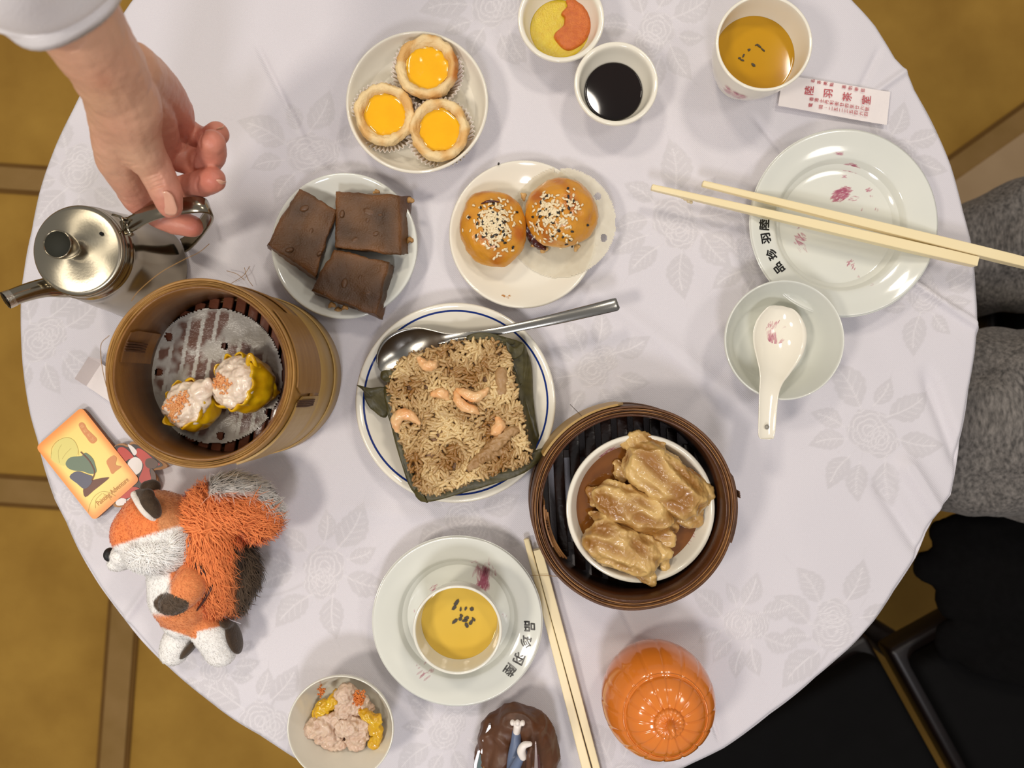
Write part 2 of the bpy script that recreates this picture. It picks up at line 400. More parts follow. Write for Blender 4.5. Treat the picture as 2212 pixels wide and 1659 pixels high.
# motif field -----------------------------------------------------
mot = np.zeros_like(X); lin = np.zeros_like(X)
def leaf_at(x, y, ang, L, W, seed=0):
    c, s = math.cos(ang), math.sin(ang); m = (np.abs(X - x) < L * 1.2) & (np.abs(Y - y) < L * 1.2)
    if not m.any(): return
    dx, dy = X[m] - x, Y[m] - y; u = (dx * c + dy * s) / L; v = -dx * s + dy * c + 0.08 * L * np.sin(u * 3)
    uu = np.clip(u, 0, 1); w = W * np.sin(PI * uu ** 0.75) * (1 + 0.13 * np.abs(np.sin(uu * 19 + seed))) * (u > 0) * (u < 1)
    ins = smoothstep(-0.0006, 0.0006, w - np.abs(v)); mot[m] = np.maximum(mot[m], ins)
    vein = np.exp(-(v / 0.0006) ** 2) * (u > -0.1) * (u < 0.8)
    k = (u - np.abs(v) / L * 0.9) * 6; sv = np.exp(-((k - np.round(k)) / 0.10) ** 2) * (np.abs(v) < w * 0.7) * (u > .1) * (u < .75) * 0.6
    lin[m] = np.maximum(lin[m], np.maximum(vein, sv))
def rose_at(x, y, R, ang):
    m = np.hypot(X - x, Y - y) < R * 1.3
    if not m.any(): return
    dx, dy = X[m] - x, Y[m] - y; r = np.hypot(dx, dy) / R; t = np.arctan2(dy, dx) + ang
    rimw = 1 - 0.13 * np.abs(np.sin(t * 2.5)); ins = smoothstep(-0.03, 0.03, rimw - r); mot[m] = np.maximum(mot[m], ins * 0.9)
    q = np.zeros_like(r)
    for j, (ro, off) in enumerate(((.22, 0), (.42, 1.2), (.62, .4), (.82, 2.0))):
        ra = ro * (1 + .18 * np.abs(np.sin(t * (1.5 + .5 * j) + off))); q = np.maximum(q, np.exp(-((r - ra) / 0.035) ** 2))
    q = np.maximum(q, 0.6 * np.exp(-(np.sin(t * 11) / 0.25) ** 2) * (r > .3) * (r < .8) * (np.sin(t * 2) > .2)); lin[m] = np.maximum(lin[m], q * ins)
def stem_at(p, q, bend):
    a, b = P(*p), P(*q); n = 40; mid = (a + b) / 2 + Vector((-(b - a).y, (b - a).x, 0)) * bend
    for i in range(n):
        t = i / n; c = a * (1 - t) ** 2 + mid * 2 * t * (1 - t) + b * t * t
        m = (np.abs(X - c.x) < 0.004) & (np.abs(Y - c.y) < 0.004); mot[m] = np.maximum(mot[m], np.exp(-(np.hypot(X[m] - c.x, Y[m] - c.y) / 0.0012) ** 2))
def motif(px, py, rot, s=1.0, sd=0):
    r = random.Random(sd); c = P(px, py); rose_at(c.x, c.y, 0.018 * s, rot); rose_at(c.x + .013 * math.cos(rot - 1.2), c.y + .013 * math.sin(rot - 1.2), 0.015 * s, rot + 1)
    for a, d, L in ((1.5, .020, .042), (0.75, .021, .024), (2.3, .021, .026), (0.1, .020, .036), (-0.7, .026, .034), (-1.5, .028, .036), (-2.3, .027, .030), (3.1, .020, .028), (3.7, .026, .03)):
        a2 = a + rot + r.uniform(-.15, .15); leaf_at(c.x + d * s * math.cos(a2), c.y + d * s * math.sin(a2), a2 + r.uniform(-.3, .3), L * s, L * s * .27, r.random() * 9)
for q in [(1455, 470, 0.1, 1.05, 1), (1060, 15, 1.4, .95, 2), (165, 375, 2.6, .9, 3), (80, 740, 1.9, .95, 4), (700, 1225, -0.6, 1.0, 5), (560, 1560, .9, 1.0, 6), (1800, 1365, 2.7, 1.0, 7),
          (1880, 930, .5, 1.05, 8), (1355, 1690, .8, 1.0, 9), (1420, 60, -.9, .9, 10), (660, 330, 1.2, 1.0, 11), (2000, 640, 3.0, .8, 12), (1000, 1120, 0.4, .9, 13), (1640, 560, 3.6, .8, 14),
          (1600, 1350, 1.1, .8, 15), (160, 1080, 1.4, .8, 16), (960, 1590, 2.2, .8, 17), (1280, 800, 2.0, .85, 18), (1920, 330, 1.3, .8, 19), (460, 1450, 2.9, .7, 20)]: motif(*q)
for a, b, d in [((1455, 470), (1520, 400), .1), ((1500, 480), (1640, 640), .2), ((700, 1225), (560, 1290), .2), ((560, 1560), (600, 1470), -.2), ((1800, 1365), (1700, 1390), .1), ((1800, 1365), (1760, 1450), .2), ((1880, 930), (1960, 900), .2)]: stem_at(a, b, d)
Z = np.clip(relief(X, Y) * 1.8, -0.005, 0.004)
Z = Z - 0.0022
edge_soft = smoothstep(0.007, 0.0, Rm - rin); Z = Z - 0.006 * edge_soft ** 2
verts = np.stack([X.ravel(), Y.ravel(), (TZ + Z).ravel()], 1)
idx = np.arange(N_ * N_).reshape(N_, N_)
F4 = np.stack([idx[:-1, :-1].ravel(), idx[:-1, 1:].ravel(), idx[1:, 1:].ravel(), idx[1:, :-1].ravel()], 1)
loop = np.concatenate([idx[0, :-1], idx[:-1, -1], idx[-1, :0:-1], idx[:0:-1, 0]])
lt = th.ravel()[loop]; lr = rin.ravel()[loop]; nb = len(loop)
prof = [(0.0008, -.009), (0.0012, -.014), (0.0006, -.022), (-0.001, -.045), (-.002, -.08), (-.006, -.12), (-.010, -.17), (-.014, -.22), (-.018, -.26), (-.018, -.262)]
allv = [verts]; faces = [F4]; prev = loop; base = N_ * N_; mm = [mot.ravel()]; ll = [lin.ravel()]
for j, (dr, dz) in enumerate(prof):
    dep = min(1, -dz / .25)
    f = 0.02 * dep ** 1.2 * (np.sin(lt * 17 + 1.3 * np.sin(lt * 3)) + .6 * np.sin(lt * 29 + 2) - .8)
    r = lr + dr + f - .085 * smoothstep(.02, .16, -dz) * np.exp(-((lt + .22) / .34) ** 4); allv.append(np.stack([ctr.x + r * np.cos(lt), ctr.y + r * np.sin(lt), np.full(nb, TZ + dz)], 1))
    cur = np.arange(base, base + nb); base += nb
    faces.append(np.stack([prev, np.roll(prev, -1), np.roll(cur, -1), cur], 1)[:, ::-1]); prev = cur; mm.append(np.zeros(nb)); ll.append(np.zeros(nb))
allv = np.concatenate(allv); faces = np.concatenate(faces)
me = bpy.data.meshes.new('tablecloth'); me.vertices.add(len(allv)); me.vertices.foreach_set('co', allv.astype(np.float32).ravel())
me.loops.add(len(faces) * 4); me.loops.foreach_set('vertex_index', faces.astype(np.int32).ravel())
me.polygons.add(len(faces)); me.polygons.foreach_set('loop_start', np.arange(len(faces), dtype=np.int32) * 4)
try: me.polygons.foreach_set('loop_total', np.full(len(faces), 4, np.int32))
except Exception: pass
me.update(calc_edges=True)
a = me.attributes.new('Col', 'FLOAT_COLOR', 'POINT'); cc = np.ones((len(allv), 4), np.float32); cc[:, 0] = np.concatenate(mm); cc[:, 1] = np.concatenate(ll); cc[:, 2] = 0; a.data.foreach_set('color', cc.ravel())
def cloth_mat():
    m = bpy.data.materials.new('damask'); m.use_nodes = True; nt = m.node_tree; N = nt.nodes; L = nt.links; b = N['Principled BSDF']
    at = N.new('ShaderNodeAttribute'); at.attribute_name = 'Col'; sp = N.new('ShaderNodeSeparateColor'); L.new(at.outputs['Color'], sp.inputs[0])
    tc = N.new('ShaderNodeTexCoord'); no = N.new('ShaderNodeTexNoise'); no.inputs['Scale'].default_value = 9; L.new(tc.outputs['Object'], no.inputs['Vector'])
    m0 = N.new('ShaderNodeMixRGB'); m0.inputs[1].default_value = (*srgb(219, 215, 220), 1); m0.inputs[2].default_value = (*srgb(213, 209, 215), 1); L.new(no.outputs[0], m0.inputs[0])
    m1 = N.new('ShaderNodeMixRGB'); m1.inputs[2].default_value = (*srgb(206, 202, 206), 1); L.new(m0.outputs[0], m1.inputs[1]); L.new(sp.outputs[0], m1.inputs[0])
    m2 = N.new('ShaderNodeMixRGB'); m2.inputs[2].default_value = (*srgb(228, 224, 227), 1); L.new(m1.outputs[0], m2.inputs[1])
    mu = N.new('ShaderNodeMath'); mu.operation = 'MULTIPLY'; mu.inputs[1].default_value = .75; L.new(sp.outputs[1], mu.inputs[0]); L.new(mu.outputs[0], m2.inputs[0])
    L.new(m2.outputs[0], b.inputs['Base Color'])
    mr = N.new('ShaderNodeMapRange'); mr.inputs[3].default_value = 0.50; mr.inputs[4].default_value = 0.36; L.new(sp.outputs[0], mr.inputs[0]); L.new(mr.outputs[0], b.inputs['Roughness'])
    b.inputs['Sheen Weight'].default_value = 0.15; b.inputs['Specular IOR Level'].default_value = .4
    wv = N.new('ShaderNodeTexWave'); wv.wave_type = 'BANDS'; wv.bands_direction = 'DIAGONAL'; wv.inputs['Scale'].default_value = 420; L.new(tc.outputs['Object'], wv.inputs['Vector'])
    n2 = N.new('ShaderNodeTexNoise'); n2.inputs['Scale'].default_value = 900; L.new(tc.outputs['Object'], n2.inputs['Vector'])
    ad = N.new('ShaderNodeMath'); ad.operation = 'ADD'; L.new(wv.outputs[1], ad.inputs[0]); L.new(n2.outputs[0], ad.inputs[1])
    ad2 = N.new('ShaderNodeMath'); ad2.operation = 'ADD'; L.new(ad.outputs[0], ad2.inputs[0]); L.new(sp.outputs[1], ad2.inputs[1])
    bp = N.new('ShaderNodeBump'); bp.inputs['Strength'].default_value = .35; bp.inputs['Distance'].default_value = .0003; L.new(ad2.outputs[0], bp.inputs['Height']); L.new(bp.outputs[0], b.inputs['Normal'])
    return m
cloth = obj('tablecloth', me, cloth_mat()); tag(cloth, 'white damask tablecloth with woven roses covering the round table', 'tablecloth')
del X, Y, Z, U, Vv, rr, phi, xx, yy, rad, th, Rm, rin

# ------------------------------------------------------------------ dishes
def smooth_prof(pr, n=4): return [(max(0, p[0]), p[1]) for p in catmull(pr, n)]
def zfun(inner):
    """height of the inner face at radius r"""
    rs = np.array([p[0] for p in inner]); zs = np.array([p[1] for p in inner]); o = np.argsort(rs)
    return lambda r: float(np.interp(r, rs[o], zs[o]))
def dish(name, label, cat, px, py, hrim, rpx, outer, inner, mt, part='body', seg=112, z0=0.0, group=None):
    """outer / inner: (r/R, z) lists; outer runs foot to rim, inner rim to centre"""
    c = P(px, py, hrim); R = rpx / S(hrim); c = Vector((c.x, c.y, TZ + z0))
    t = thing(name, label, cat, c, group)
    o = smooth_prof([(0, outer[0][1])] + [(a * R, b) for a, b in outer]); i = smooth_prof([(a * R, b) for a, b in inner])
    obj(part, lathe(o + i[1:] if i[0] == o[-1] else o + i, c, seg), mt, t)
    return t, c, R, zfun(i)
def ring_mark(name, c, R, zf, r0, r1, mt, parent, seg=112, lift=.00012):
    pr = [(R * (r0 + (r1 - r0) * k / 3), zf(R * (r0 + (r1 - r0) * k / 3)) + lift) for k in range(4)]
    v, f = lathe([pr[0], pr[1], pr[2], pr[3]], c, seg, close=False); return obj(name, (v, [tuple(reversed(q)) for q in f]), mt, parent)
def foot(H_, r=.5): return [(r, .0022), (r + .02, 0), (r + .05, 0), (r + .08, .003)]

# -- tart plate
T1, c1, R1, z1 = dish('saucer', 'deep white saucer holding three egg tarts', 'plate', 901, 221, .026, 154,
    foot(0) + [(.85, .013), (.985, .0245), (1.0, .026)], [(1.0, .026), (.985, .0268), (.955, .0262), (.88, .017), (.74, .008), (.5, .0052), (0, .005)], M['porcelain_warm'])
# -- cake plate
T2, c2, R2, z2 = dish('plate', 'small white plate under three brown cakes', 'plate', 744, 531, .016, 158,
    foot(0) + [(.82, .009), (.985, .0148), (1.0, .0158)], [(1.0, .0158), (.985, .0168), (.94, .0162), (.80, .0105), (.66, .0058), (.45, .0046), (0, .0044)], M['porcelain_grey'])
# -- bun plate
T3, c3, R3, z3 = dish('plate', 'small white plate under the sesame buns, brown crumbs at its edge', 'plate', 1130, 506, .014, 160,
    foot(0) + [(.82, .008), (.985, .0128), (1.0, .0138)], [(1.0, .0138), (.985, .0148), (.95, .0142), (.80, .0088), (.66, .0052), (.45, .0044), (0, .0042)], M['porcelain_warm'])
# -- rice plate
T4, c4, R4, z4 = dish('plate', 'blue-rimmed white plate under the leaf-wrapped rice', 'plate', 984, 870, .018, 216,
    foot(0) + [(.82, .010), (.985, .0168), (1.0, .0178)], [(1.0, .0178), (.985, .0188), (.95, .0182), (.80, .0115), (.68, .0065), (.5, .0050), (0, .0048)], M['porcelain_warm'])
ring_mark('blue_line', c4, R4, z4, .912, .930, M['blue_line'], T4)
# -- big plate right, and tea plate
RIMPL = ([(.48, .0022), (.50, 0), (.54, 0), (.58, .003), (.70, .010), (.985, .0172), (1.0, .018)],
         [(1.0, .018), (.99, .0192), (.965, .0190), (.86, .0164), (.735, .0142), (.70, .0120), (.655, .0072), (.60, .0054), (.45, .0046), (0, .0044)])
T5, c5, R5, z5 = dish('plate', 'wide-rimmed white plate with two ivory chopsticks laid across', 'plate', 1822, 482, .018, 202, *RIMPL, M['porcelain_grey'])
T6, c6, R6, z6 = dish('plate', 'wide-rimmed white plate under the golden tea cup', 'plate', 988, 1341, .018, 183, *RIMPL, M['porcelain_grey'])
# -- sauce dishes
SD = ([(.40, .002), (.42, 0), (.50, 0), (.55, .003), (.80, .016), (.96, .0235), (1.0, .0262)],
      [(1.0, .0262), (.985, .0278), (.93, .0280), (.87, .0262), (.80, .018), (.66, .0085), (.5, .0052), (0, .0048)])
T7, c7, R7, z7 = dish('sauce_dish', 'white dish of mustard and chilli sauce at the top edge', 'bowl', 1212, 41, .027, 94, *SD, M['porcelain_warm'])
T8, c8, R8, z8 = dish('sauce_dish', 'white dish filled with black soy sauce', 'bowl', 1331, 181, .027, 91, *SD, M['porcelain_warm'])
# -- small bowl with spoon
BW = ([(.48, .002), (.50, 0), (.58, 0), (.64, .003), (.86, .019), (.97, .031), (1.0, .0345)],
      [(1.0, .0345), (.99, .0358), (.965, .0355), (.92, .030), (.80, .0165), (.68, .0075), (.56, .0045), (0, .0042)])
T9, c9, R9, z9 = dish('bowl', 'empty white bowl with a porcelain spoon lying in it', 'bowl', 1693, 735, .034, 130, *BW, M['porcelain_grey'])
T10, c10, R10, z10 = dish('bowl', 'white bowl with broken dumpling pieces, bottom left of the tea plate', 'bowl', 735, 1575, .036, 116, *BW, M['porcelain'])
# -- tea cups
def cup(label, px, py, hr, rpx, z0, mt):
    R = rpx / S(hr); hh = hr - z0
    t = thing('tea_cup', label, 'cup', Vector((P(px, py, hr).x, P(px, py, hr).y, TZ + z0)))
    c = t.location.copy()
    o = smooth_prof([(0, .003), (.50 * R, .003), (.52 * R, 0), (.60 * R, 0), (.62 * R, .004), (.76 * R, .25 * hh), (.92 * R, .6 * hh), (.985 * R, .93 * hh), (R, .985 * hh)])
    i = smooth_prof([(R, .985 * hh), (.985 * R, hh), (.95 * R, hh), (.925 * R, .95 * hh), (.87 * R, .6 * hh), (.70 * R, .25 * hh), (.5 * R, .10 * hh), (0, .08 * hh)])
    obj('body', lathe(o + i[1:], c, 96), mt, t)
    rs = np.array([p[0] for p in i]); zs = np.array([p[1] for p in i]); od = np.argsort(zs)
    return t, c, R, (lambda z: float(np.interp(z, zs[od], rs[od])))
def liquid(name, label, c, z, r, mt, cat='drink', men=.0005):
    pr = [(0, z - .0015), (r * .96, z - .0015), (r, z + men), (r - .0008, z + men * .3), (r - .002, z), (0, z)]
    o = obj(name, lathe(pr, c, 72), mt); tag(o, label, cat); return o
CU1, cc1, CR1, cf1 = cup('white tea cup of amber tea beside the printed paper slip', 1651, 92, .052, 105, 0.0, M['porcelain_warm'])
liquid('tea', 'amber tea filling the cup by the paper slip', cc1, .030, cf1(.030) + .0004, M['tea_dark'])
CU2, cc2, CR2, cf2 = cup('white tea cup of golden tea standing on the plate', 988, 1361, .055, 97, .0048, M['porcelain'])
liquid('tea', 'golden tea filling the cup on the plate', cc2, .031, cf2(.031) + .0004, M['tea_light'])

# tea leaves floating
def bit(px, py, h, L, W, ang, lab, grp, name='tea_leaf'):
    q = P(px, py, h); n = 6; poly = []
    for k in range(n):
        a = 2 * PI * k / n; rj = random.uniform(.65, 1.15); u, v = math.cos(a) * L * rj, math.sin(a) * W * rj
        poly.append((q.x + u * math.cos(ang) - v * math.sin(ang), q.y + u * math.sin(ang) + v * math.cos(ang)))
    o = obj(name, slab(poly, TZ + h - .0001, TZ + h + .0004), M['leafbit'], smooth=False); tag(o, lab, 'leaf', grp)
LN1 = iter(['forked dark tea leaf highest in the amber tea', 'long dark tea leaf on the right of the amber tea', 'thin leaf tip beside the forked leaf in the amber tea', 'small dot of tea leaf in the middle of the amber tea', 'upright oval tea leaf left of the middle in the amber tea', 'leftmost tea leaf speck in the amber tea', 'tea leaf under the leftmost speck in the amber tea', 'lowest tea leaf, alone near the bottom of the amber tea'])
LN2 = iter(['topmost tea leaf in the golden tea', 'tea leaf just under the topmost one in the golden tea', 'first of three dots in the upper row of the golden tea', 'middle of three dots in the upper row of the golden tea', 'last of three dots, right end of the upper row of the golden tea', 'upper leaf of the cluster in the golden tea, left', 'upper leaf of the cluster in the golden tea, centre', 'leftmost leaf of the cluster in the golden tea', 'small leaf inside the cluster in the golden tea', 'flat central leaf of the cluster in the golden tea', 'lowest leaf of the cluster in the golden tea', 'leaf at the lower right of the cluster in the golden tea', 'rightmost leaf of the cluster in the golden tea'])
LB1 = 'dark tea leaf fragment floating in the amber tea'; LB2 = 'dark tea leaf fragment floating in the golden tea'
for x, y, L, W, a in [(1640, 100, .0024, .0009, -.6), (1648, 108, .0028, .0008, -.75), (1634, 97, .0016, .0006, .3), (1618, 108, .0014, .0010, .4), (1606, 120, .0018, .0009, 1.2), (1597, 126, .0014, .0010, 0), (1603, 130, .0018, .0008, -.4), (1627, 140, .0020, .0011, -.7)]:
    bit(x, y, .0302, L, W, a, next(LN1), 'tea leaves in the amber tea')
for x, y, L, W, a in [(986, 1302, .0032, .0016, 1.1), (981, 1312, .0026, .0016, .7), (995, 1316, .0018, .0009, 1.5), (1006, 1315, .0016, .0010, 1.2), (1019, 1316, .0018, .0016, .6), (996, 1330, .0022, .0015, -1), (1008, 1335, .0026, .0018, .6),
                      (983, 1342, .0028, .0014, .7), (994, 1338, .0018, .0014, .1), (1004, 1341, .0030, .0012, .1), (1008, 1351, .0024, .0014, -1), (1017, 1344, .0022, .0014, 1.2), (1023, 1338, .0022, .0013, -.9)]:
    bit(x, y, .0362, L, W, a, next(LN2), 'tea leaves in the golden tea')

# soy, mustard, chili
liquid('soy_sauce', 'black soy sauce in the round white dish', c8, .0125, R8 * .70, M['soy'], 'sauce')
def blobpoly(pts, hz, zf, c, th_, mt, name, label, cat, seed=1, amp=.0006):
    q = [P(x, y, hz) for x, y in pts]; q = [Vector(v) for v in catclosed([tuple(v) for v in q], 4)]
    cen = sum(q, Vector()) / len(q); V, Fc = [], []; n = len(q); rings = [1.0, .985, .93, .8, .6, .4, .2]
    for k, s in enumerate(rings):
        for v in q:
            w = cen + (v - cen) * s; z = [-.0012, .25, .7, .92, 1, 1, 1][k]; z = z if z < 0 else z * th_ + amp * noise.noise(Vector((w.x, w.y, seed)) * 220) * (k > 1)
            V.append((w.x, w.y, TZ + hz + z))
    V.append((cen.x, cen.y, TZ + hz + th_))
    for k in range(len(rings) - 1):
        for i in range(n): j = (i + 1) % n; Fc.append((k * n + i, k * n + j, (k + 1) * n + j, (k + 1) * n + i))
    b = (len(rings) - 1) * n
    for i in range(n): Fc.append((b + i, b + (i + 1) % n, len(V) - 1))
    a = sum(q[i].x * q[(i + 1) % n].y - q[(i + 1) % n].x * q[i].y for i in range(n))
    if a < 0: Fc = [tuple(reversed(f)) for f in Fc]
    o = obj(name, (V, Fc), mt); tag(o, label, cat); return o
liquid('mustard_sauce', 'yellow mustard sauce in the dish at the top edge', c7, .0105, R7 * .70, M['mustard'], 'sauce')
blobpoly([(1232, -12), (1222, 2), (1225, 14), (1212, 30), (1219, 40), (1216, 58), (1208, 66), (1196, 78), (1203, 92), (1217, 106), (1233, 109), (1256, 97), (1273, 75), (1279, 48), (1275, 22), (1262, 2), (1248, -10)], .0108, None, None, .0032, M['chili'],
         'chilli_paste', 'orange chilli paste heaped beside the mustard', 'sauce', 3)

# ------------------------------------------------------------------ printed marks
def text_mesh(body, size, bold=0.0):
    cu = bpy.data.curves.new('t', 'FONT'); cu.body = body; cu.size = size; cu.align_x = 'CENTER'; cu.align_y = 'CENTER'; cu.offset = bold; cu.resolution_u = 3
    o = bpy.data.objects.new('t', cu); C.objects.link(o); dg = bpy.context.evaluated_depsgraph_get()
    me = bpy.data.meshes.new_from_object(o.evaluated_get(dg)); bpy.data.objects.remove(o); return me
def text_at(body, px, py, hz, size_px, ang, mt, parent, name='printed_character', bold=0.0, zf=None, c=None, sx=1.0):
    """ang: direction of the reading line in the photo plane (0 = to the right, counter-clockwise)"""
    me = text_mesh(body, 1.0); co = get_co(me).astype(float)
    if len(co) == 0: return None
    if len(body) == 1: co[:, :2] -= (co[:, :2].min(0) + co[:, :2].max(0)) / 2
    s = size_px / S(hz); q = P(px, py, hz); ca, sa = math.cos(ang), math.sin(ang)
    out = np.zeros_like(co)
    for rep in range(1):
        out[:, 0] = q.x + (co[:, 0] * sx * ca - co[:, 1] * sa) * s; out[:, 1] = q.y + (co[:, 0] * sx * sa + co[:, 1] * ca) * s
    if zf is not None: out[:, 2] = [TZ + (c.z - TZ) + zf(math.hypot(p[0] - c.x, p[1] - c.y)) + .0002 for p in out]
    else: out[:, 2] = TZ + hz
    set_co(me, out)
    if bold:
        # thicken strokes by stacking small offsets
        co2 = out; n = len(co2); polys = [tuple(p.vertices) for p in me.polygons]; V, Fc = [], []
        for k, (ox, oy) in enumerate([(0, 0), (1, 0), (-1, 0), (0, 1), (0, -1), (.7, .7), (-.7, -.7)]):
            V += [(p[0] + ox * bold, p[1] + oy * bold, p[2] + k * 2e-6) for p in co2]; Fc += [tuple(i + k * n for i in q) for q in polys]
        me = tomesh('t', V, Fc)
    return obj(name, me, mt, parent, smooth=False)
# characters on the plates: they read towards the rim centre
for ch, x, y, a in [('陸', 1651, 485, 88), ('羽', 1655, 515, 100), ('珍', 1667, 549, 118), ('品', 1683, 579, 128)]:
    text_at(ch, x, y, .0165, 25, math.radians(a), M['ink'], T5, bold=.0003, zf=z5, c=c5)
for ch, x, y, a in [('品', 1144, 1353, -88), ('珍', 1136, 1387, -103), ('羽', 1121, 1422, -112), ('陸', 1101, 1448, -125)]:
    text_at(ch, x, y, .0165, 25, math.radians(a), M['ink'], T6, bold=.0003, zf=z6, c=c6)
def strokes(name, patches, zf, c, hz, mt, parent, lift=.00025, seed=5):
    """brush prints: (px, py, rx, ry, angle_deg, n, stroke length px, width px)"""
    r = random.Random(seed)
    for (px, py, rx, ry, ang, n, Ls, Ws) in patches:
        V, Fc = [], []
        for _ in range(max(4, int(n * .55))):
            t = r.uniform(0, 2 * PI); d = math.sqrt(r.random()); u, v = rx * d * math.cos(t), ry * d * math.sin(t); A = math.radians(ang)
            x, y = px + u * math.cos(A) + v * math.sin(A), py - u * math.sin(A) + v * math.cos(A)
            a = A + r.uniform(-.35, .35); L = Ls * r.uniform(.5, 1.3) / 2; W = Ws * r.uniform(.5, 1.2) / 2; q = P(x, y, hz); sc = S(hz); pts = []
            for (l, w) in ((-1, 0), (-.4, 1), (.5, .8), (1, 0), (.4, -1), (-.6, -.7)):
                xx_, yy_ = q.x + (l * L * math.cos(a) - w * W * math.sin(a)) / sc, q.y + (l * L * math.sin(a) + w * W * math.cos(a)) / sc
                zz_ = c.z + zf(math.hypot(xx_ - c.x, yy_ - c.y)) + lift + r.random() * 3e-5 if zf else hz + TZ + lift; pts.append((xx_, yy_, zz_))
            b = len(V); V += pts; Fc.append(tuple(range(b, b + 6)))
        obj(name, (V, Fc), mt, parent, smooth=False, kind='stuff')
strokes('painted_motif', [(1833, 365, 16, 7, -10, 70, 14, 4), (1848, 371, 9, 5, -20, 30, 10, 4), (1824, 382, 5, 4, 0, 14, 6, 3), (1816, 421, 20, 12, 25, 190, 16, 3), (1828, 414, 12, 12, 0, 60, 12, 3), (1843, 428, 10, 6, 10, 20, 12, 1.5), (1877, 410, 7, 4, 10, 24, 6, 3), (1882, 424, 2, 4, 90, 8, 5, 2),
    (1838, 568, 8, 8, 60, 34, 8, 2.5), (1844, 578, 4, 5, 50, 16, 8, 2), (1727, 517, 10, 14, -40, 46, 14, 3)], z5, c5, .005, M['pink_print'], T5)
strokes('painted_motif', [(1803, 339, 12, 2.5, 0, 20, 14, 3), (1863, 452, 2, 4, 60, 5, 6, 2), (1895, 452, 1.5, 6, 80, 5, 8, 2), (1735, 535, 10, 10, -60, 18, 14, 1.5), (1855, 597, 3, 3, 0, 8, 5, 2), (1872, 618, 6, 2, 20, 6, 5, 1.5), (1726, 491, 4, 3, 0, 6, 5, 2)], z5, c5, .006, M['pale_pink'], T5, seed=8)
strokes('painted_motif', [(1046, 1255, 26, 8, 82, 120, 30, 2.2), (1054, 1222, 16, 7, 84, 36, 26, 1.5), (1036, 1248, 20, 5, 85, 30, 18, 1.5), (1024, 1212, 9, 5, 10, 22, 9, 1.4), (1036, 1262, 8, 5, 20, 30, 12, 2), (936, 1272, 8, 5, 40, 26, 12, 1.6), (897, 1322, 1.5, 6, 90, 6, 8, 1), (1086, 1330, 1.5, 10, 75, 6, 10, 1)], z6, c6, .007, M['pink_print'], T6, seed=9)
strokes('painted_motif', [(1050, 1235, 10, 26, 84, 50, 28, 5), (920, 1440, 14, 20, 30, 26, 14, 5), (1046, 1262, 12, 12, 80, 50, 18, 6)], z6, c6, .007, M['pale_pink'], T6, lift=.00018, seed=10)
# pink patch on the outside of the amber cup
V_, F_ = [], []
for _ in range(60):
    a = math.radians(random.uniform(228, 256)); z = random.uniform(.022, .036); rr_ = CR1 * (.76 + (z / .052 - .25) / .35 * .16) + .0012
    w = random.uniform(.0012, .003); hz = random.uniform(.0006, .0012); b = len(V_)
    for s, tt in ((-1, -.5), (0, -1), (1, -.5), (1, .5), (0, 1), (-1, .5)):
        aa = a + s * w / rr_; zz = z + tt * hz; r2 = CR1 * np.interp(zz / .052, [.25, .6, .93], [.765, .925, .987]) + .0006
        V_.append((cc1.x + r2 * math.cos(aa), cc1.y + r2 * math.sin(aa), TZ + zz))
    F_.append(tuple(range(b, b + 6)))
obj('painted_motif', (V_, F_), M['pink_print'], CU1, smooth=False, kind='stuff')
# small brown specks on the bun plate
strokes('crumb_stain', [(1088, 640, 3, 3, 0, 10, 5, 3), (1100, 640, 6, 4, 20, 8, 5, 2)], z3, c3, .010, mat('brown_stain', srgb(196, 140, 80), .6), T3)

# ------------------------------------------------------------------ printed paper slips
def sheet(pts_px, h, th_=.00025, nx=10, ny=4, lift=None):
    """quad of paper from 4 photo corners at height h; lift(u,v) adds height"""
    A, B, D, E = [P(x, y, h) for x, y in pts_px]; V = []; Fc = []
    for side in (1, 0):
        for i in range(nx + 1):
            for j in range(ny + 1):
                u, v = i / nx, j / ny; p = A.lerp(B, u).lerp(E.lerp(D, u), v); V.append((p.x, p.y, p.z + (lift(u, v) if lift else 0) + (th_ if side else 0)))
    m = (nx + 1) * (ny + 1)
    for i in range(nx):
        for j in range(ny):
            a = i * (ny + 1) + j; q = (a, a + 1, a + ny + 2, a + ny + 1); Fc.append(q); Fc.append(tuple(x + m for x in reversed(q)))
    rim = [i * (ny + 1) for i in range(nx)] + [nx * (ny + 1) + j for j in range(ny)] + [i * (ny + 1) + ny for i in range(nx, 0, -1)] + [j for j in range(ny, 0, -1)]
    for k in range(len(rim)): a, b = rim[k], rim[(k + 1) % len(rim)]; Fc.append((a, b, b + m, a + m))
    return V, Fc
SLH = .0035
slip = thing('paper_slip', 'white paper slip with red printed characters beside the amber tea', 'paper', P(1800, 215, 0))
obj('sheet', sheet([(1692, 161), (1925, 197), (1917, 269), (1681, 228)], SLH, lift=lambda u, v: .0006 * math.sin(u * 5 + v) - .0010), M['paper'], slip, smooth=False)
def slip_text(s, x0, y0, x1, y1, size, nm='printed_character'):
    n = len(s); 
    for k, ch in enumerate(s):
        if ch == ' ': continue
        t = k / (n - 1); text_at(ch, x0 + (x1 - x0) * t, y0 + (y1 - y0) * t, SLH + .0004, size, math.radians(84), M['red_ink'], slip, nm, bold=.00002 if size < 15 else .00006)
slip_text('陸羽茶室', 1748, 195, 1871, 216, 21)
slip_text('名茶美點 喜酌華筵', 1756, 175, 1864, 195, 9)
slip_text('香港士丹利街廿四至廿六號', 1753, 214, 1873, 236, 9.5)
slip_text('電 話:二五二三五四六四', 1751, 227, 1871, 247, 9.5)
slip2 = thing('paper_slip', 'folded blank paper slip tucked under the tall steamer', 'paper', P(200, 820, 0))
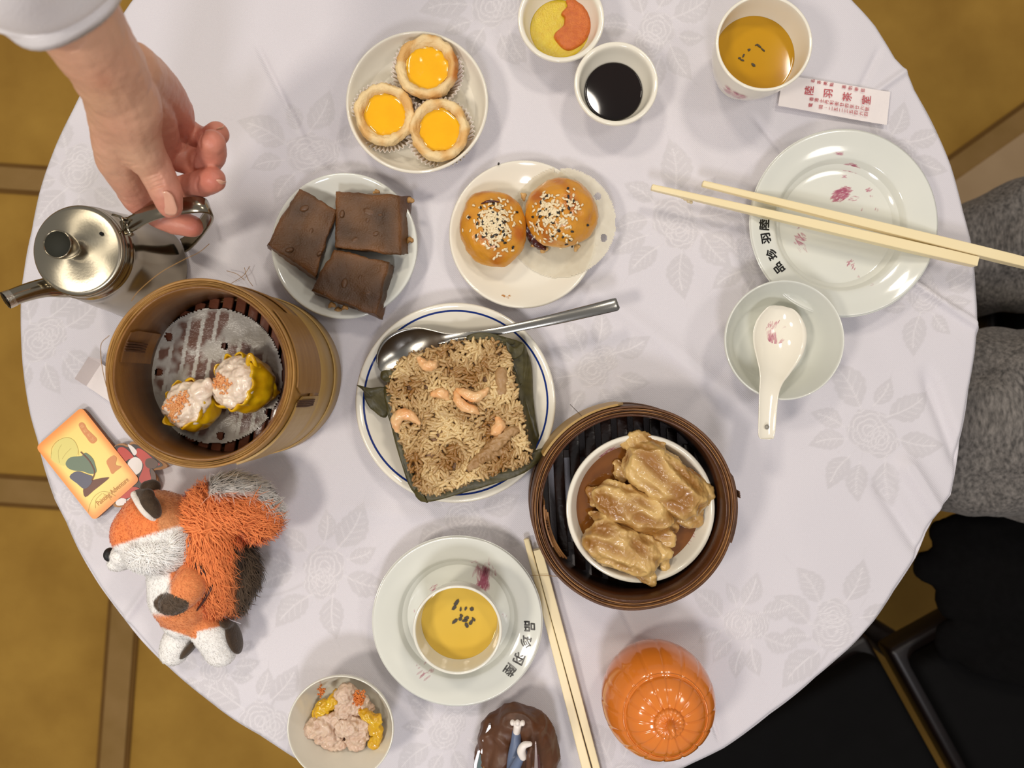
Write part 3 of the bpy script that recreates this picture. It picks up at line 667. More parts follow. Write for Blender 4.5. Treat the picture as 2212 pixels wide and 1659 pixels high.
obj('sheet', sheet([(187, 834), (219, 785), (330, 860), (298, 909)], .0012), M['paper'], slip2, smooth=False)
fA, fB, fC, fD = P(186, 834, .0012), P(219, 785, .0012), P(220, 775, .012), P(191, 771, .012)
fE = P(161, 818, .012)
obj('folded_flap', prism([tuple(P(186, 834, .0014)), tuple(P(218.6, 786, .0014)), tuple(P(220, 776, .004)), tuple(P(191, 771, .013)), tuple(P(161, 818, .013))],
    [tuple(P(186, 834, .0010)), tuple(P(218.6, 786, .0010)), tuple(P(220, 776, .0036)), tuple(P(191, 771, .0126)), tuple(P(161, 818, .0126))]), M['paper'], slip2, smooth=False)

# ------------------------------------------------------------------ chopsticks
def chopstick(label, a, b, h0, h1, w0, w1, grp=None):
    """a: thin round tip, b: thick square end"""
    A, B = P(*a, h0), P(*b, h1); d = (B - A).normalized(); s = Vector((0, 0, 1)).cross(d).normalized(); u = d.cross(s); V, Fc = [], []; n = 14; k = 12
    for i in range(n + 1):
        t = i / n; p = A.lerp(B, t); w = w0 + (w1 - w0) * min(1, t * 1.3); c = .27 - .19 * min(1, t * 2.5)
        if i == n: w *= .95
        for q1 in range(4):
            for (xa, ya) in ((.5, .5 - c), (.5 - c * .29, .5 - c * .29), (.5 - c, .5)):
                ca, sa = math.cos(q1 * PI / 2), math.sin(q1 * PI / 2); V.append(tuple(p + s * (xa * ca - ya * sa) * w + u * (xa * sa + ya * ca) * w))
    for i in range(n):
        for j in range(k): j2 = (j + 1) % k; Fc.append((i * k + j, i * k + j2, (i + 1) * k + j2, (i + 1) * k + j))
    Fc.append(tuple(range(k))[::-1]); Fc.append(tuple(n * k + j for j in range(k)))
    t = thing('chopstick', label, 'chopstick', (A + B) / 2, grp)
    obj('stick', (V, Fc), M['chop'], t, smooth=False); e = tube([A - d * .0004, A + d * .0009], [w0 * .42, w0 * .42], 10, 2, 'flat'); obj('tip', e, M['chop'], t)
    return t
G1, G2 = 'chopsticks across the wide plate', 'chopsticks beside the tea plate'
chopstick('ivory chopstick across the plate, its tip lying further left', (1408, 405), (2107, 566), .0215, .0235, .0048, .0078, G1)
chopstick('ivory chopstick across the plate, reaching past the right edge', (1518, 397), (2224, 571), .0215, .0240, .0048, .0078, G1)
chopstick('ivory chopstick along the tea plate, nearest the plate', (1137, 1164), (1312, 1830), .0032, .0038, .0046, .0074, G2)
chopstick('ivory chopstick beside the tea plate, blunt end under the steamer', (1348, 1880), (1161, 1186), .0032, .0038, .0046, .0074, G2)
obj_ = obj('food_bit', fuse([ball(P(1474, 427, .016), .0012), ball(P(1480, 430, .016), .0014), ball(P(1488, 434, .017), .0018), ball(P(1493, 437, .016), .0014)], .0004, 2), mat('cream_crumb', srgb(226, 208, 168), .4))
tag(obj_, 'cream scrap of food stuck under the longer chopstick tip', 'food')

# ------------------------------------------------------------------ spoons
def loft_spoon(secs, th_, n=16, axis=None):
    """secs: (px,py,h,halfwidth,depth) ; a dished strip with thickness"""
    pts = catmull([tuple(P(s[0], s[1], s[2])) + (s[3], s[4]) for s in secs], 7); V, Fc = [], []
    m = len(pts)
    for lay in (0, 1):
        for i, p in enumerate(pts):
            a, b = pts[max(0, i - 1)], pts[min(m - 1, i + 1)]; d = Vector((b[0] - a[0], b[1] - a[1], 0)).normalized(); s = Vector((-d.y, d.x, 0))
            w, dep = max(2e-4, p[3]), p[4]
            for j in range(n + 1):
                u = -1 + 2 * j / n; z = p[2] - dep * (1 - abs(u) ** 2.4) - (th_ if lay else 0); ww = w if not lay else w * .985
                V.append((p[0] + s.x * u * ww, p[1] + s.y * u * ww, z))
    q = m * (n + 1)
    for i in range(m - 1):
        for j in range(n):
            a = i * (n + 1) + j; f = (a, a + n + 1, a + n + 2, a + 1); Fc.append(tuple(reversed(f))); Fc.append(tuple(x + q for x in f))
    rim = [i * (n + 1) for i in range(m)] + [(m - 1) * (n + 1) + j for j in range(1, n + 1)] + [i * (n + 1) + n for i in range(m - 2, -1, -1)] + [j for j in range(n - 1, 0, -1)]
    for k in range(len(rim)): a, b = rim[k], rim[(k + 1) % len(rim)]; Fc.append((a, b, b + q, a + q))
    return V, Fc
def mk(vf, name='m'):
    bm = bmesh.new(); me = tomesh(name, *vf); bm.from_mesh(me); bmesh.ops.recalc_face_normals(bm, faces=bm.faces[:]); bm.to_mesh(me); bm.free(); me.update(); return me
sp = thing('soup_spoon', 'white porcelain soup spoon with a pink print in the empty bowl', 'spoon', P(1672, 790, .0045))
SP = [(1690, 661, .0245, .0010, .0), (1690, 664, .0250, .0085, .003), (1689, 674, .0255, .0133, .006), (1687, 695, .026, .0183, .009), (1685, 725, .027, .0208, .0105), (1680, 758, .0285, .0190, .009), (1673, 792, .031, .0136, .006),
      (1667, 818, .034, .0094, .0035), (1662, 845, .037, .0076, .0020), (1659, 885, .041, .0068, .0018), (1657, 925, .045, .0064, .0018), (1655, 944, .047, .0056, .0014), (1655, 949, .0475, .0030, .0004)]
body = mk(loft_spoon(SP, .0016)); so = obj('body', body, M['porcelain_warm'], sp)
spc = sp.location
strokes('painted_motif', [(1668, 745, 30, 11, 88, 240, 14, 2.2), (1662, 710, 16, 8, 75, 60, 9, 2), (1692, 745, 12, 12, 30, 120, 10, 2), (1678, 700, 9, 4, 60, 26, 9, 1.6), (1700, 705, 12, 2.5, 10, 22, 10, 1), (1669, 798, 4, 3, 10, 12, 6, 1)],
        lambda r: 0, Vector((0, 0, TZ + .0172)), .018, M['pink_print'], sp, seed=12, lift=.0004)
hole = P(1656, 922, .0435); obj('hole', lathe([(0, .0002), (.0014, .0002), (.0018, .0008), (0, .0008)], hole, 16), mat('spoon_hole', srgb(150, 145, 135), .4), sp)

ms = thing('serving_spoon', 'steel serving spoon resting against the rice', 'spoon', P(900, 770, .006))
MSP = [(826, 806, .0215, .0012, 0), (830, 801, .022, .0080, .002), (843, 788, .0225, .0148, .0055), (864, 772, .023, .0188, .009), (890, 758, .0235, .0186, .009), (918, 746, .024, .0150, .0065), (945, 737, .025, .0088, .003), (966, 731, .0262, .0042, .0010),
       (1000, 726, .028, .0028, .0002), (1060, 718, .0305, .0028, -.0004), (1120, 706, .0325, .0034, -.0008), (1200, 689, .034, .0042, -.0012), (1280, 670, .034, .0047, -.0014), (1325, 659, .033, .0050, -.0014), (1334, 657, .0325, .0044, -.0008), (1335.5, 656.6, .0323, .002, 0)]
obj('body', mk(loft_spoon(MSP, .0012)), M['steel_spoon'], ms)
obj('neck_ridge', tube([P(948, 742, .027), P(975, 736, .0285), P(1015, 729, .0292), (P(1060, 719, .0305))], [.0012, .0018, .0014, .0006], 10, flat=((0, 0, 1), .5)), M['steel_spoon'], ms)

# ------------------------------------------------------------------ rice in lotus leaf
M['leaf'] = mat('lotus_leaf', srgb(84, 76, 40), 0.45, col2=srgb(46, 44, 18), nscale=50, bump=.4, bscale=180, wave=(90, 'DIAGONAL', srgb(92, 84, 44), 4, .25))
M['rice_base'] = mat('rice_sauce', srgb(126, 86, 42), .35, col2=srgb(84, 52, 22), nscale=90, bump=.8, bscale=400)
M['rice'] = mat('cooked_rice', srgb(255, 255, 255), 0.30, attr=True, sss=.08)
M['shrimp'] = mat('shrimp', srgb(234, 204, 154), .3, col2=srgb(232, 158, 92), nscale=90, namt=.6, coat=.3, sss=.1)
M['meat'] = mat('braised_meat', srgb(176, 140, 96), .4, col2=srgb(150, 112, 66), nscale=70, bump=.6, bscale=300)
RT = [(838, 808), (868, 772), (905, 757), (975, 738), (1045, 726), (1085, 738), (1100, 760), (1112, 815), (1128, 885), (1143, 960), (1150, 992), (1120, 1010), (1060, 1030), (1000, 1050), (945, 1068), (908, 1064), (890, 1035), (868, 965), (850, 900), (838, 850)]
top = pxpoly(RT, .036, sub=3); cen = sum(top, Vector()) / len(top); top = [cen + (p - cen) * .965 for p in top]
def dome(poly, cen, prof):
    V, Fc = [], []; n = len(poly)
    for s, z in prof:
        for p in poly: w = cen + (p - cen) * s; V.append((w.x, w.y, TZ + z))
    V.append((cen.x, cen.y, TZ + prof[-1][1])); m = len(prof)
    for k in range(m - 1):
        for i in range(n): j = (i + 1) % n; Fc.append((k * n + i, k * n + j, (k + 1) * n + j, (k + 1) * n + i))
    for i in range(n): Fc.append(((m - 1) * n + i, (m - 1) * n + (i + 1) % n, len(V) - 1))
    Fc.append(tuple(range(n))[::-1])
    a = sum(poly[i].x * poly[(i + 1) % n].y - poly[(i + 1) % n].x * poly[i].y for i in range(n))
    if a < 0: Fc = [tuple(reversed(f)) for f in Fc]
    return V, Fc
rc = thing('sticky_rice', 'square block of brown sticky rice with shrimps on the blue-rimmed plate', 'food', Vector((cen.x, cen.y, TZ + .008)))
rb = tomesh('rice', *dome(top, cen, [(.94, .008), (.97, .014), (.99, .026), (.975, .032), (.93, .0345), (.8, .0355), (.6, .036), (.4, .036), (.2, .036)])); bumpy(rb, [(.0016, 90)], 2)
obj('sauce_soaked_core', rb, M['rice_base'], rc)
# grains
def inpoly(x, y, poly):
    r = False; n = len(poly)
    for i in range(n):
        a, b = poly[i], poly[i - 1]
        if (a.y > y) != (b.y > y) and x < (b.x - a.x) * (y - a.y) / (b.y - a.y) + a.x: r = not r
    return r
gv = []; gf = []; gc = []
bx = [p.x for p in top]; by = [p.y for p in top]; rr_ = random.Random(4)
seg6, rg = 6, 5
unit, uf = ball((0, 0, 0), 1, seg6, rg); unit = [Vector(u) for u in unit]
cnt = 0; cell = {}
while cnt < 2000:
    x, y = rr_.uniform(min(bx), max(bx)), rr_.uniform(min(by), max(by))
    if not inpoly(x, y, top): continue
    nz = noise.noise(Vector((x, y, 0)) * 45); nz2 = noise.noise(Vector((x, y, 3)) * 28)
    yaw = nz2 * 5 + rr_.gauss(0, .9); edge = 1 - 0.0
    dx = max(abs(x - cen.x) / .055, abs(y - cen.y) / .06); z = .0362 - .004 * max(0, dx - .85) * 3 + rr_.uniform(-.0006, .0022)
    L, W = rr_.uniform(.0030, .0046), rr_.uniform(.0012, .0015); pit = rr_.uniform(-.2, .2); bend = rr_.uniform(-.2, .2)
    R_ = Matrix.Rotation(yaw, 3, 'Z') @ Matrix.Rotation(pit, 3, 'Y'); b = len(gv)
    t = min(1, max(0, .55 + nz * 1.2 + rr_.uniform(-.22, .22))); colr = np.array(srgb(220, 190, 136)) * (1 - t) + np.array(srgb(144, 100, 46)) * t
    for u in unit:
        ez = math.copysign(abs(u.z) ** .7, u.z); q = Vector((ez * L, u.x * W + bend * u.z * u.z * L * .5, u.y * W)); gv.append(tuple(R_ @ q + Vector((x, y, TZ + z)))); gc.append(colr)
    gf += [tuple(i + b for i in q) for q in uf]; cnt += 1
for _ in range(360):    # grains down the sides
    i = rr_.randrange(len(top)); a = top[i].lerp(top[(i + 1) % len(top)], rr_.random()); d = (a - cen); d.z = 0; d.normalize(); s = rr_.random()
    p = a + d * .0004 - Vector((0, 0, s * .012)); yaw = rr_.uniform(0, PI); R_ = Matrix.Rotation(yaw, 3, 'Z') @ Matrix.Rotation(rr_.uniform(-1, 1), 3, 'Y'); b = len(gv); colr = np.array(srgb(186, 150, 100)) * rr_.uniform(.6, 1.1)
    for u in unit: gv.append(tuple(R_ @ Vector((u.z * .0036, u.x * .0011, u.y * .0011)) + p)); gc.append(colr)
    gf += [tuple(k + b for k in q) for q in uf]
gm = tomesh('grains', gv, gf); set_col(gm, np.array(gc)); obj('rice_grains', gm, M['rice'], rc, kind='stuff')
def shrimp(pts, r):
    n = len(pts); return fuse([tube([P(*p) for p in pts], [r * 1.2 * k for k in np.interp(np.linspace(0, 1, n), [0, .3, .7, 1], [.55, 1, .95, .35])], 14, 5)], .0007, 2)
for pts, r in [([(985, 848, .039), (990, 865, .041), (1005, 880, .041), (1022, 885, .040), (1034, 893, .039)], .0032), ([(990, 843, .039), (1005, 850, .040), (1024, 858, .041), (1040, 852, .041), (1054, 840, .040)], .0034),
               ([(858, 928, .037), (856, 908, .039), (868, 896, .040), (885, 897, .040), (905, 914, .039)], .0040), ([(905, 775, .039), (920, 790, .040), (935, 788, .040), (942, 780, .039)], .0034),
               ([(935, 852, .038), (955, 850, .039), (968, 862, .038)], .0036), ([(1075, 905, .038), (1080, 920, .039), (1070, 932, .039), (1085, 928, .038)], .0038)]:
    m_ = shrimp(pts, r); bumpy(m_, [(.0006, 350)], 3); obj('shrimp_piece', m_, M['shrimp'], rc)
m_ = fuse([tube([P(1015, 1010, .038), P(1055, 975, .040), P(1100, 935, .040), P(1118, 928, .038)], [.003, .005, .0045, .003], 12, flat=((0, 0, 1), .6)), tube([P(1050, 985, .039), P(1090, 975, .038)], [.004, .002], 10)], .0008, 2)
bumpy(m_, [(.0008, 250)], 4, True); obj('meat_piece', m_, M['meat'], rc)
m_ = fuse([ball(P(1083, 815, .038), (.005, .009, .003)), ball(P(1083, 845, .037), (.005, .005, .003))], .0008, 2); bumpy(m_, [(.0007, 250)], 5); obj('meat_piece', m_, M['meat'], rc)

leafL = thing('lotus_leaf', 'dark green lotus leaf folded open around the sticky rice', 'leaf', Vector((cen.x, cen.y, TZ + .005)))
def crumple(polypx, h0, h1, seed, th_=.0008, amp=.0022):
    """polypx: (x,y,h) outline of a leaf flap, fan-filled and crumpled"""
    q = [Vector(v) for v in catclosed([tuple(P(*p)) for p in polypx], 3)]; cn = sum(q, Vector()) / len(q); V = []; n = len(q); rings = [1, .85, .65, .4, .15]
    for lay in (0, 1):
        for s in rings:
            for p in q:
                w = cn + (p - cn) * s; V.append((w.x, w.y, w.z + amp * noise.noise(Vector((w.x, w.y, seed)) * 110) + amp * .6 * noise.noise(Vector((w.x, w.y, seed + 5)) * 300) - lay * th_))
    m = len(rings) * n; Fc = []
    for k in range(len(rings) - 1):
        for i in range(n): j = (i + 1) % n; f = (k * n + i, k * n + j, (k + 1) * n + j, (k + 1) * n + i); Fc.append(f); Fc.append(tuple(x + m for x in reversed(f)))
    b = (len(rings) - 1) * n; Fc.append(tuple(b + i for i in range(n))); Fc.append(tuple(b + m + i for i in range(n))[::-1])
    for i in range(n): j = (i + 1) % n; Fc.append((i, i + m, j + m, j))
    return mk((V, Fc))
obj('leaf_base', crumple([(828, 835, .006), (900, 755, .006), (1050, 722, .006), (1130, 770, .007), (1160, 990, .007), (1040, 1050, .006), (925, 1080, .006), (880, 1040, .006), (845, 920, .006)], 0, 0, 1, amp=.0012), M['leaf'], leafL)
obj('leaf_fold', crumple([(1048, 722, .034), (1085, 727, .036), (1128, 740, .030), (1140, 760, .026), (1150, 800, .022), (1152, 860, .018), (1160, 920, .018), (1171, 965, .016), (1165, 985, .014), (1150, 990, .024), (1140, 950, .030), (1122, 860, .032), (1104, 780, .034), (1090, 752, .036)], 0, 0, 2), M['leaf'], leafL)
obj('leaf_fold', crumple([(1092, 738, .037), (1110, 750, .036), (1132, 742, .034), (1128, 765, .032), (1105, 775, .035)], 0, 0, 7, amp=.003), M['leaf'], leafL)
obj('leaf_fold', crumple([(1173, 968, .030), (1174, 986, .030), (1132, 1022, .030), (1062, 1047, .030), (990, 1068, .030), (930, 1084, .030), (904, 1080, .030), (898, 1055, .032), (960, 1048, .034), (1050, 1014, .034), (1140, 980, .034)], 0, 0, 3), M['leaf'], leafL)
obj('leaf_fold', crumple([(900, 1056, .033), (925, 1086, .030), (903, 1075, .030), (882, 1045, .030), (862, 985, .030), (843, 915, .030), (832, 870, .031), (830, 835, .032), (846, 845, .035), (856, 900, .035), (878, 970, .034)], 0, 0, 4), M['leaf'], leafL)
obj('leaf_fold', crumple([(770, 832, .030), (778, 833, .028), (800, 838, .024), (830, 836, .028), (838, 855, .026), (836, 898, .018), (822, 900, .018), (800, 882, .020), (788, 862, .022), (784, 845, .026)], 0, 0, 5, amp=.003), M['leaf'], leafL)
obj('leaf_fold', crumple([(822, 806, .032), (830, 800, .034), (850, 802, .036), (848, 818, .036), (838, 826, .034), (824, 818, .032)], 0, 0, 6, amp=.003), M['leaf'], leafL)
obj('leaf_fold', crumple([(1010, 724, .036), (1050, 718, .036), (1110, 735, .034), (1100, 745, .036), (1050, 732, .037), (1015, 735, .037)], 0, 0, 8, amp=.002), M['leaf'], leafL)

# ------------------------------------------------------------------ egg tarts
M['pastry'] = mat('tart_pastry', srgb(255, 255, 255), .6, attr=True, bump=.7, bscale=420)
M['custard'] = mat('egg_custard', srgb(250, 188, 6), .12, col2=srgb(244, 176, 2), nscale=60, coat=.6, bump=.25, bscale=160, sss=.1)
M['papercup'] = mat('paper_cup', srgb(244, 238, 230), .6, col2=srgb(238, 230, 220), nscale=60)
def tart(label, px, py, rpx, fpx, fpy, frx, fry, tiltx, tilty, seed):
    h = .032; c = P(px, py, h); R = rpx / S(h); base = Vector((c.x * 1.0, c.y, TZ + .0065))
    t = thing('egg_tart', label, 'tart', base, 'egg tarts on the saucer')
    lip = .60
    def rad(th_, r, z):
        n = noise.noise(Vector((math.cos(th_) * 1.6, math.sin(th_) * 1.6, seed * 3.3))); n2 = noise.noise(Vector((math.cos(th_) * 5, math.sin(th_) * 5, seed)))
        k = 1 + .05 * n + .02 * n2; return r * k, z + .0016 * n * (z > .018)
    hh = .0255
    pr = smooth_prof([(0, 0), (R * .62, 0), (R * .70, .002), (R * .84, .010), (R * .95, .017), (R * 1.0, .0215), (R * .975, .0248), (R * .88, hh + .0008), (R * .77, .0252), (R * .69, .0222), (R * .66, .0185), (R * .4, .017), (0, .017)], 3)
    m_ = tomesh('crust', *lathe(pr, base, 72, rad)); bumpy(m_, [(.0010, 130), (.0009, 300), (.0007, 650)], seed)
    co = get_co(m_); zz = co[:, 2] - base.z; ang = np.arctan2(co[:, 1] - base.y, co[:, 0] - base.x)
    nn = np.array([noise.noise(Vector((float(p[0]), float(p[1]), seed)) * 90) for p in co]); brown = smoothstep(0, .5, nn + .15 * (zz > .022))
    c0 = np.array(srgb(238, 210, 156)); c1_ = np.array(srgb(222, 174, 104)); dark = np.array(srgb(180, 108, 36))
    col = c0 + (c1_ - c0) * brown[:, None]
    if seed == 1:
        w = np.exp(-((ang + .15) / .75) ** 2) * smoothstep(.8, .95, np.hypot(co[:, 0] - base.x, co[:, 1] - base.y) / R) ; col = col + (dark - col) * np.clip(w * (1 + nn), 0, 1)[:, None]
    set_col(m_, col); Mx = Matrix.Translation(base) @ Matrix.Rotation(tiltx, 4, 'X') @ Matrix.Rotation(tilty, 4, 'Y') @ Matrix.Translation(-base); m_.transform(Mx)
    obj('crust', m_, M['pastry'], t)
    def rad2(th_, r, z): return (r * (1 + .035 * math.sin(3 * th_ + seed) + .03 * math.sin(5 * th_ + 2 * seed)), z)
    m2 = tomesh('custard', *lathe([(0, .0165), (R * .68, .0165), (R * .70, .0215), (R * .675, .0208), (R * .6, .0203), (R * .3, .0206), (0, .0208)], base, 56, rad2)); bumpy(m2, [(.0004, 160)], seed); m2.transform(Mx)
    obj('custard', m2, M['custard'], t)
    # fluted paper cup
    nfl = 46
    def rad3(th_, r, z): return (r + (.0011 * math.sin(th_ * nfl) if z > .0015 else 0), z)
    m3 = tomesh('cup', *lathe([(R * .66, -.0006), (R * .94, .0060), (R * 1.13, .0150), (R * 1.145, .0150), (R * .96, .0056), (R * .67, -.0012)], base, nfl * 6, rad3)); m3.transform(Mx)
    obj('paper_cup', m3, M['papercup'], t)
tart('egg tart with a browned right edge, topmost of the three', 918, 142, 68, 0, 0, 0, 0, -.02, .05, 1)
tart('egg tart at the left of the saucer', 823, 237, 65, 0, 0, 0, 0, .10, .10, 2)
tart('egg tart at the lower right of the saucer', 947, 271, 65, 0, 0, 0, 0, .10, .02, 3)

# ------------------------------------------------------------------ brown cakes
M['cake'] = mat('brown_cake', (1, 1, 1), .38, attr=True, bump=.8, bscale=800)
M['cake_bean'] = mat('cake_bean', srgb(98, 66, 38), .4, col2=srgb(84, 56, 32), nscale=90, bump=.4, bscale=600)
M['cake_crumb'] = mat('cake_crumb', srgb(176, 136, 78), .5, col2=srgb(140, 96, 44), nscale=200)
def cake(label, topq, botq, ht, hb, beans, crumbs, seed):
    tq = [P(x, y, ht + (d if True else 0)) for x, y, d in topq]; bq = [P(x, y, hb) for x, y in botq]
    cenq = sum(bq, Vector()) / 4; t = thing('brown_cake', label, 'cake', cenq, 'brown cakes on the small plate')
    # grid box so the surface can be uneven
    n = 26; nz = 7; V, Fc = [], []
    def quad(q, u, v): return q[0].lerp(q[1], u).lerp(q[3].lerp(q[2], u), v)
    parts = []; bmq = bmesh.new(); grid = {}; ccol = []
    for k in range(nz + 1):
        for i in range(n + 1):
            for j in range(n + 1):
                if 0 < k < nz and 0 < i < n and 0 < j < n: continue
                p = quad(bq, i / n, j / n).lerp(quad(tq, i / n, j / n), k / nz); e = min(i, n - i, j, n - j)
                if k == nz and e == 0: p.z -= .0010
                w_ = math.exp(-e / 1.6) * (k >= nz - 1) * (.55 + .6 * noise.noise(p * 60)) if k >= nz - 1 else .30; w_ = max(0, min(1, w_)); ccol.append([a_ + (b_ - a_) * w_ for a_, b_ in zip((1, 1, 1), (2.1, 1.75, 1.2))])
                grid[i, j, k] = bmq.verts.new(p)
    def fc(*ks):
        bmq.faces.new([grid[k] for k in ks])
    for i in range(n):
        for j in range(n): fc((i, j, nz), (i + 1, j, nz), (i + 1, j + 1, nz), (i, j + 1, nz)); fc((i, j, 0), (i, j + 1, 0), (i + 1, j + 1, 0), (i + 1, j, 0))
    for k in range(nz):
        for i in range(n): fc((i, 0, k), (i + 1, 0, k), (i + 1, 0, k + 1), (i, 0, k + 1)); fc((i, n, k), (i, n, k + 1), (i + 1, n, k + 1), (i + 1, n, k)); fc((0, i, k), (0, i, k + 1), (0, i + 1, k + 1), (0, i + 1, k)); fc((n, i, k), (n, i + 1, k), (n, i + 1, k + 1), (n, i, k + 1))
    bmesh.ops.recalc_face_normals(bmq, faces=bmq.faces[:]); m_ = bpy.data.meshes.new('cake'); bmq.to_mesh(m_); bmq.free(); m_.update(); set_col(m_, np.array(ccol) * np.array(srgb(86, 58, 32)))
    bumpy(m_, [(.0016, 75), (.0008, 260), (.0003, 700)], seed)
    c_ = np.empty(len(m_.vertices) * 4, np.float32); m_.attributes['Col'].data.foreach_get('color', c_); c_ = c_.reshape(-1, 4); c_[:, :3] *= np.array([1 + .75 * noise.noise(Vector(map(float, p)) * 55) for p in get_co(m_)])[:, None]; m_.attributes['Col'].data.foreach_set('color', c_.ravel())
    obj('slab', m_, M['cake'], t)
    for x, y, a, L in beans:
        z = ht - .0006; q = P(x, y, z); b_ = ball(q, (L / S(z), L * .62 / S(z), .0016), 14, 8, RZ(math.radians(a))); obj('bean', b_, M['cake_bean'], t)
    for x, y, hz, s in crumbs:
        m3 = fuse([ball(P(x, y, hz), s), ball(P(x + 5, y + 2, hz), s * .8), ball(P(x - 4, y + 3, hz - .001), s * .7)], .0006, 1); bumpy(m3, [(.0008, 500)], seed); obj('crumb', m3, M['cake_crumb'], t)
cake('brown cake slab at the left, darker upper corner', [(645, 405, 0), (727, 452, 0), (681, 597, -.001), (575, 527, -.001)], [(652, 412), (728, 460), (684, 606), (578, 536)], .027, .008,
     [(658, 450, 20, 11), (672, 500, 70, 8), (625, 540, 10, 9), (690, 548, 40, 7)], [], 1)
cake('brown cake slab at the upper right with round beans on top', [(727, 415, -.001), (862, 421, .001), (866, 551, .001), (722, 534, 0)], [(731, 420), (887, 424), (888, 549), (728, 540)], .029, .008,
     [(797, 458, -15, 14), (767, 520, 30, 10), (795, 476, 60, 8), (739, 462, 80, 9), (842, 522, 0, 6), (812, 505, 20, 9), (822, 465, 0, 6)], [(812, 413, .028, .0016), (886, 432, .02, .002), (885, 518, .016, .0022)], 2)
cake('brown cake slab at the lower right, crumbs along its lower edge', [(720, 537, 0), (838, 566, 0), (813, 682, 0), (674, 627, 0)], [(726, 545), (852, 577), (826, 690), (680, 637)], .028, .008,
     [(744, 612, 80, 11), (795, 632, 10, 12), (778, 600, 60, 7), (702, 636, 0, 5)], [(716, 658, .018, .0022), (745, 664, .022, .0018), (730, 668, .014, .002)], 3)

# ------------------------------------------------------------------ sesame buns
M['bun'] = mat('glazed_bun', srgb(255, 255, 255), .26, attr=True, bump=.5, bscale=260, coat=.35)
M['sesame'] = mat('white_sesame', srgb(238, 222, 186), .4, col2=srgb(226, 204, 160), nscale=400)
M['sesame_black'] = mat('black_sesame', srgb(30, 26, 22), .4, col2=srgb(44, 38, 30), nscale=400)
M['red_paste'] = mat('red_filling', srgb(88, 24, 14), .25, col2=srgb(50, 12, 8), nscale=200, coat=.4)
M['flaky'] = mat('flaky_layer', srgb(226, 192, 130), .6, col2=srgb(190, 140, 76), nscale=150, bump=.6, bscale=500)
def bun(label, px, py, rx, ry, ang, Hh, seed, clusters, nw, nbk):
    hm = .018; base = P(px, py, hm); base.z = TZ + .0050; t = thing('sesame_bun', label, 'bun', base, 'sesame buns on the plate'); sx, sy = rx / S(hm), ry / S(hm)
    v, f = ball((0, 0, 0), 1, 64, 40); out = []
    for x, y, z in v:
        zz = z; k = 1.0 - .08 * max(0, -z) ; e = .82
        zz = math.copysign(abs(z) ** 1.15, z)
        q = Vector((x * sx, y * sy, 0)); q.rotate(Matrix.Rotation(math.radians(ang), 3, 'Z')); n = 1 + .045 * noise.noise(Vector((x, y, z)) * 1.5 + Vector((seed, 0, 0)))
        out.append((base.x + q.x * n, base.y + q.y * n, base.z + .0155 + (zz * (Hh - .0155) if zz > 0 else zz * .0150)))
    m_ = tomesh('bun', out, f); bumpy(m_, [(.0018, 55), (.0008, 150), (.0004, 340)], seed)
    co = get_co(m_); zz = (co[:, 2] - base.z) / Hh; nn = np.array([noise.noise(Vector(map(float, p)) * 70) for p in co]); n3 = np.array([noise.noise(Vector((float(p[0]), float(p[1]), float(p[2]) * 8)) * 60) for p in co])
    pale, gold, deep = np.array(srgb(234, 206, 144)), np.array(srgb(212, 146, 44)), np.array(srgb(180, 96, 22)); w = smoothstep(.20, .52, zz + .14 * n3); w2 = np.clip(smoothstep(-.05, .6, nn) * smoothstep(.3, .7, zz), 0, 1)
    set_col(m_, pale + (gold - pale) * w[:, None] + (deep - gold) * (w * w2)[:, None]); obj('pastry', m_, M['bun'], t)
    # seeds follow the surface
    def zsurf(x, y):
        q = Vector((x - base.x, y - base.y, 0)); q.rotate(Matrix.Rotation(-math.radians(ang), 3, 'Z')); r2 = (q.x / sx) ** 2 + (q.y / sy) ** 2
        return None if r2 > .92 else base.z + .0155 + (1 - r2) ** (1.15 / 2) * (Hh - .0155)
    su, sf = ball((0, 0, 0), 1, 8, 6); su = [Vector(u) for u in su]
    from mathutils.bvhtree import BVHTree
    bvh = BVHTree.FromPolygons([tuple(p) for p in get_co(bpy.data.meshes[m_.name]).astype(float) + np.array(base)], [tuple(p.vertices) for p in m_.polygons])
    def seeds(n, name, mt, sd, thick=1.0):
        r = random.Random(sd); V, Fc = [], []
        for _ in range(n):
            k = r.choices(clusters, [c_[3] for c_ in clusters])[0]; x, y = r.gauss(k[0], k[2]), r.gauss(k[1], k[2]); q = P(x, y, Hh)
            hit = bvh.ray_cast(Vector((q.x, q.y, TZ + .1)), Vector((0, 0, -1)))
            if hit[0] is None or hit[1].z < .25: continue
            rot = Vector((0, 0, 1)).rotation_difference(hit[1]).to_matrix() @ Matrix.Rotation(r.uniform(0, 2 * PI), 3, 'Z') @ Matrix.Rotation(r.uniform(-.25, .25), 3, 'Y'); b = len(V); s = r.uniform(.85, 1.1)
            lift = .0004 + r.random() * .0008
            for u in su: V.append(tuple(rot @ Vector((u.z * .00165 * s, u.x * .00095 * s * (1 - .35 * u.z), u.y * .0005)) + hit[0] + hit[1] * lift))
            Fc += [tuple(i + b for i in q_) for q_ in sf]
        obj(name, (V, Fc), mt, t, kind='stuff')
    seeds(nw, 'white_sesame_seeds', M['sesame'], seed); seeds(nbk, 'black_sesame_seeds', M['sesame_black'], seed + 9)
    return t, base
b1, bb1 = bun('round sesame bun on the left of its plate with a split top', 1065, 496, 71, 83, 12, .033, 1, [(1068, 480, 15, 6), (1068, 500, 20, 3), (1058, 465, 24, 1.3), (1065, 520, 20, .8), (1080, 450, 16, .5)], 330, 56)
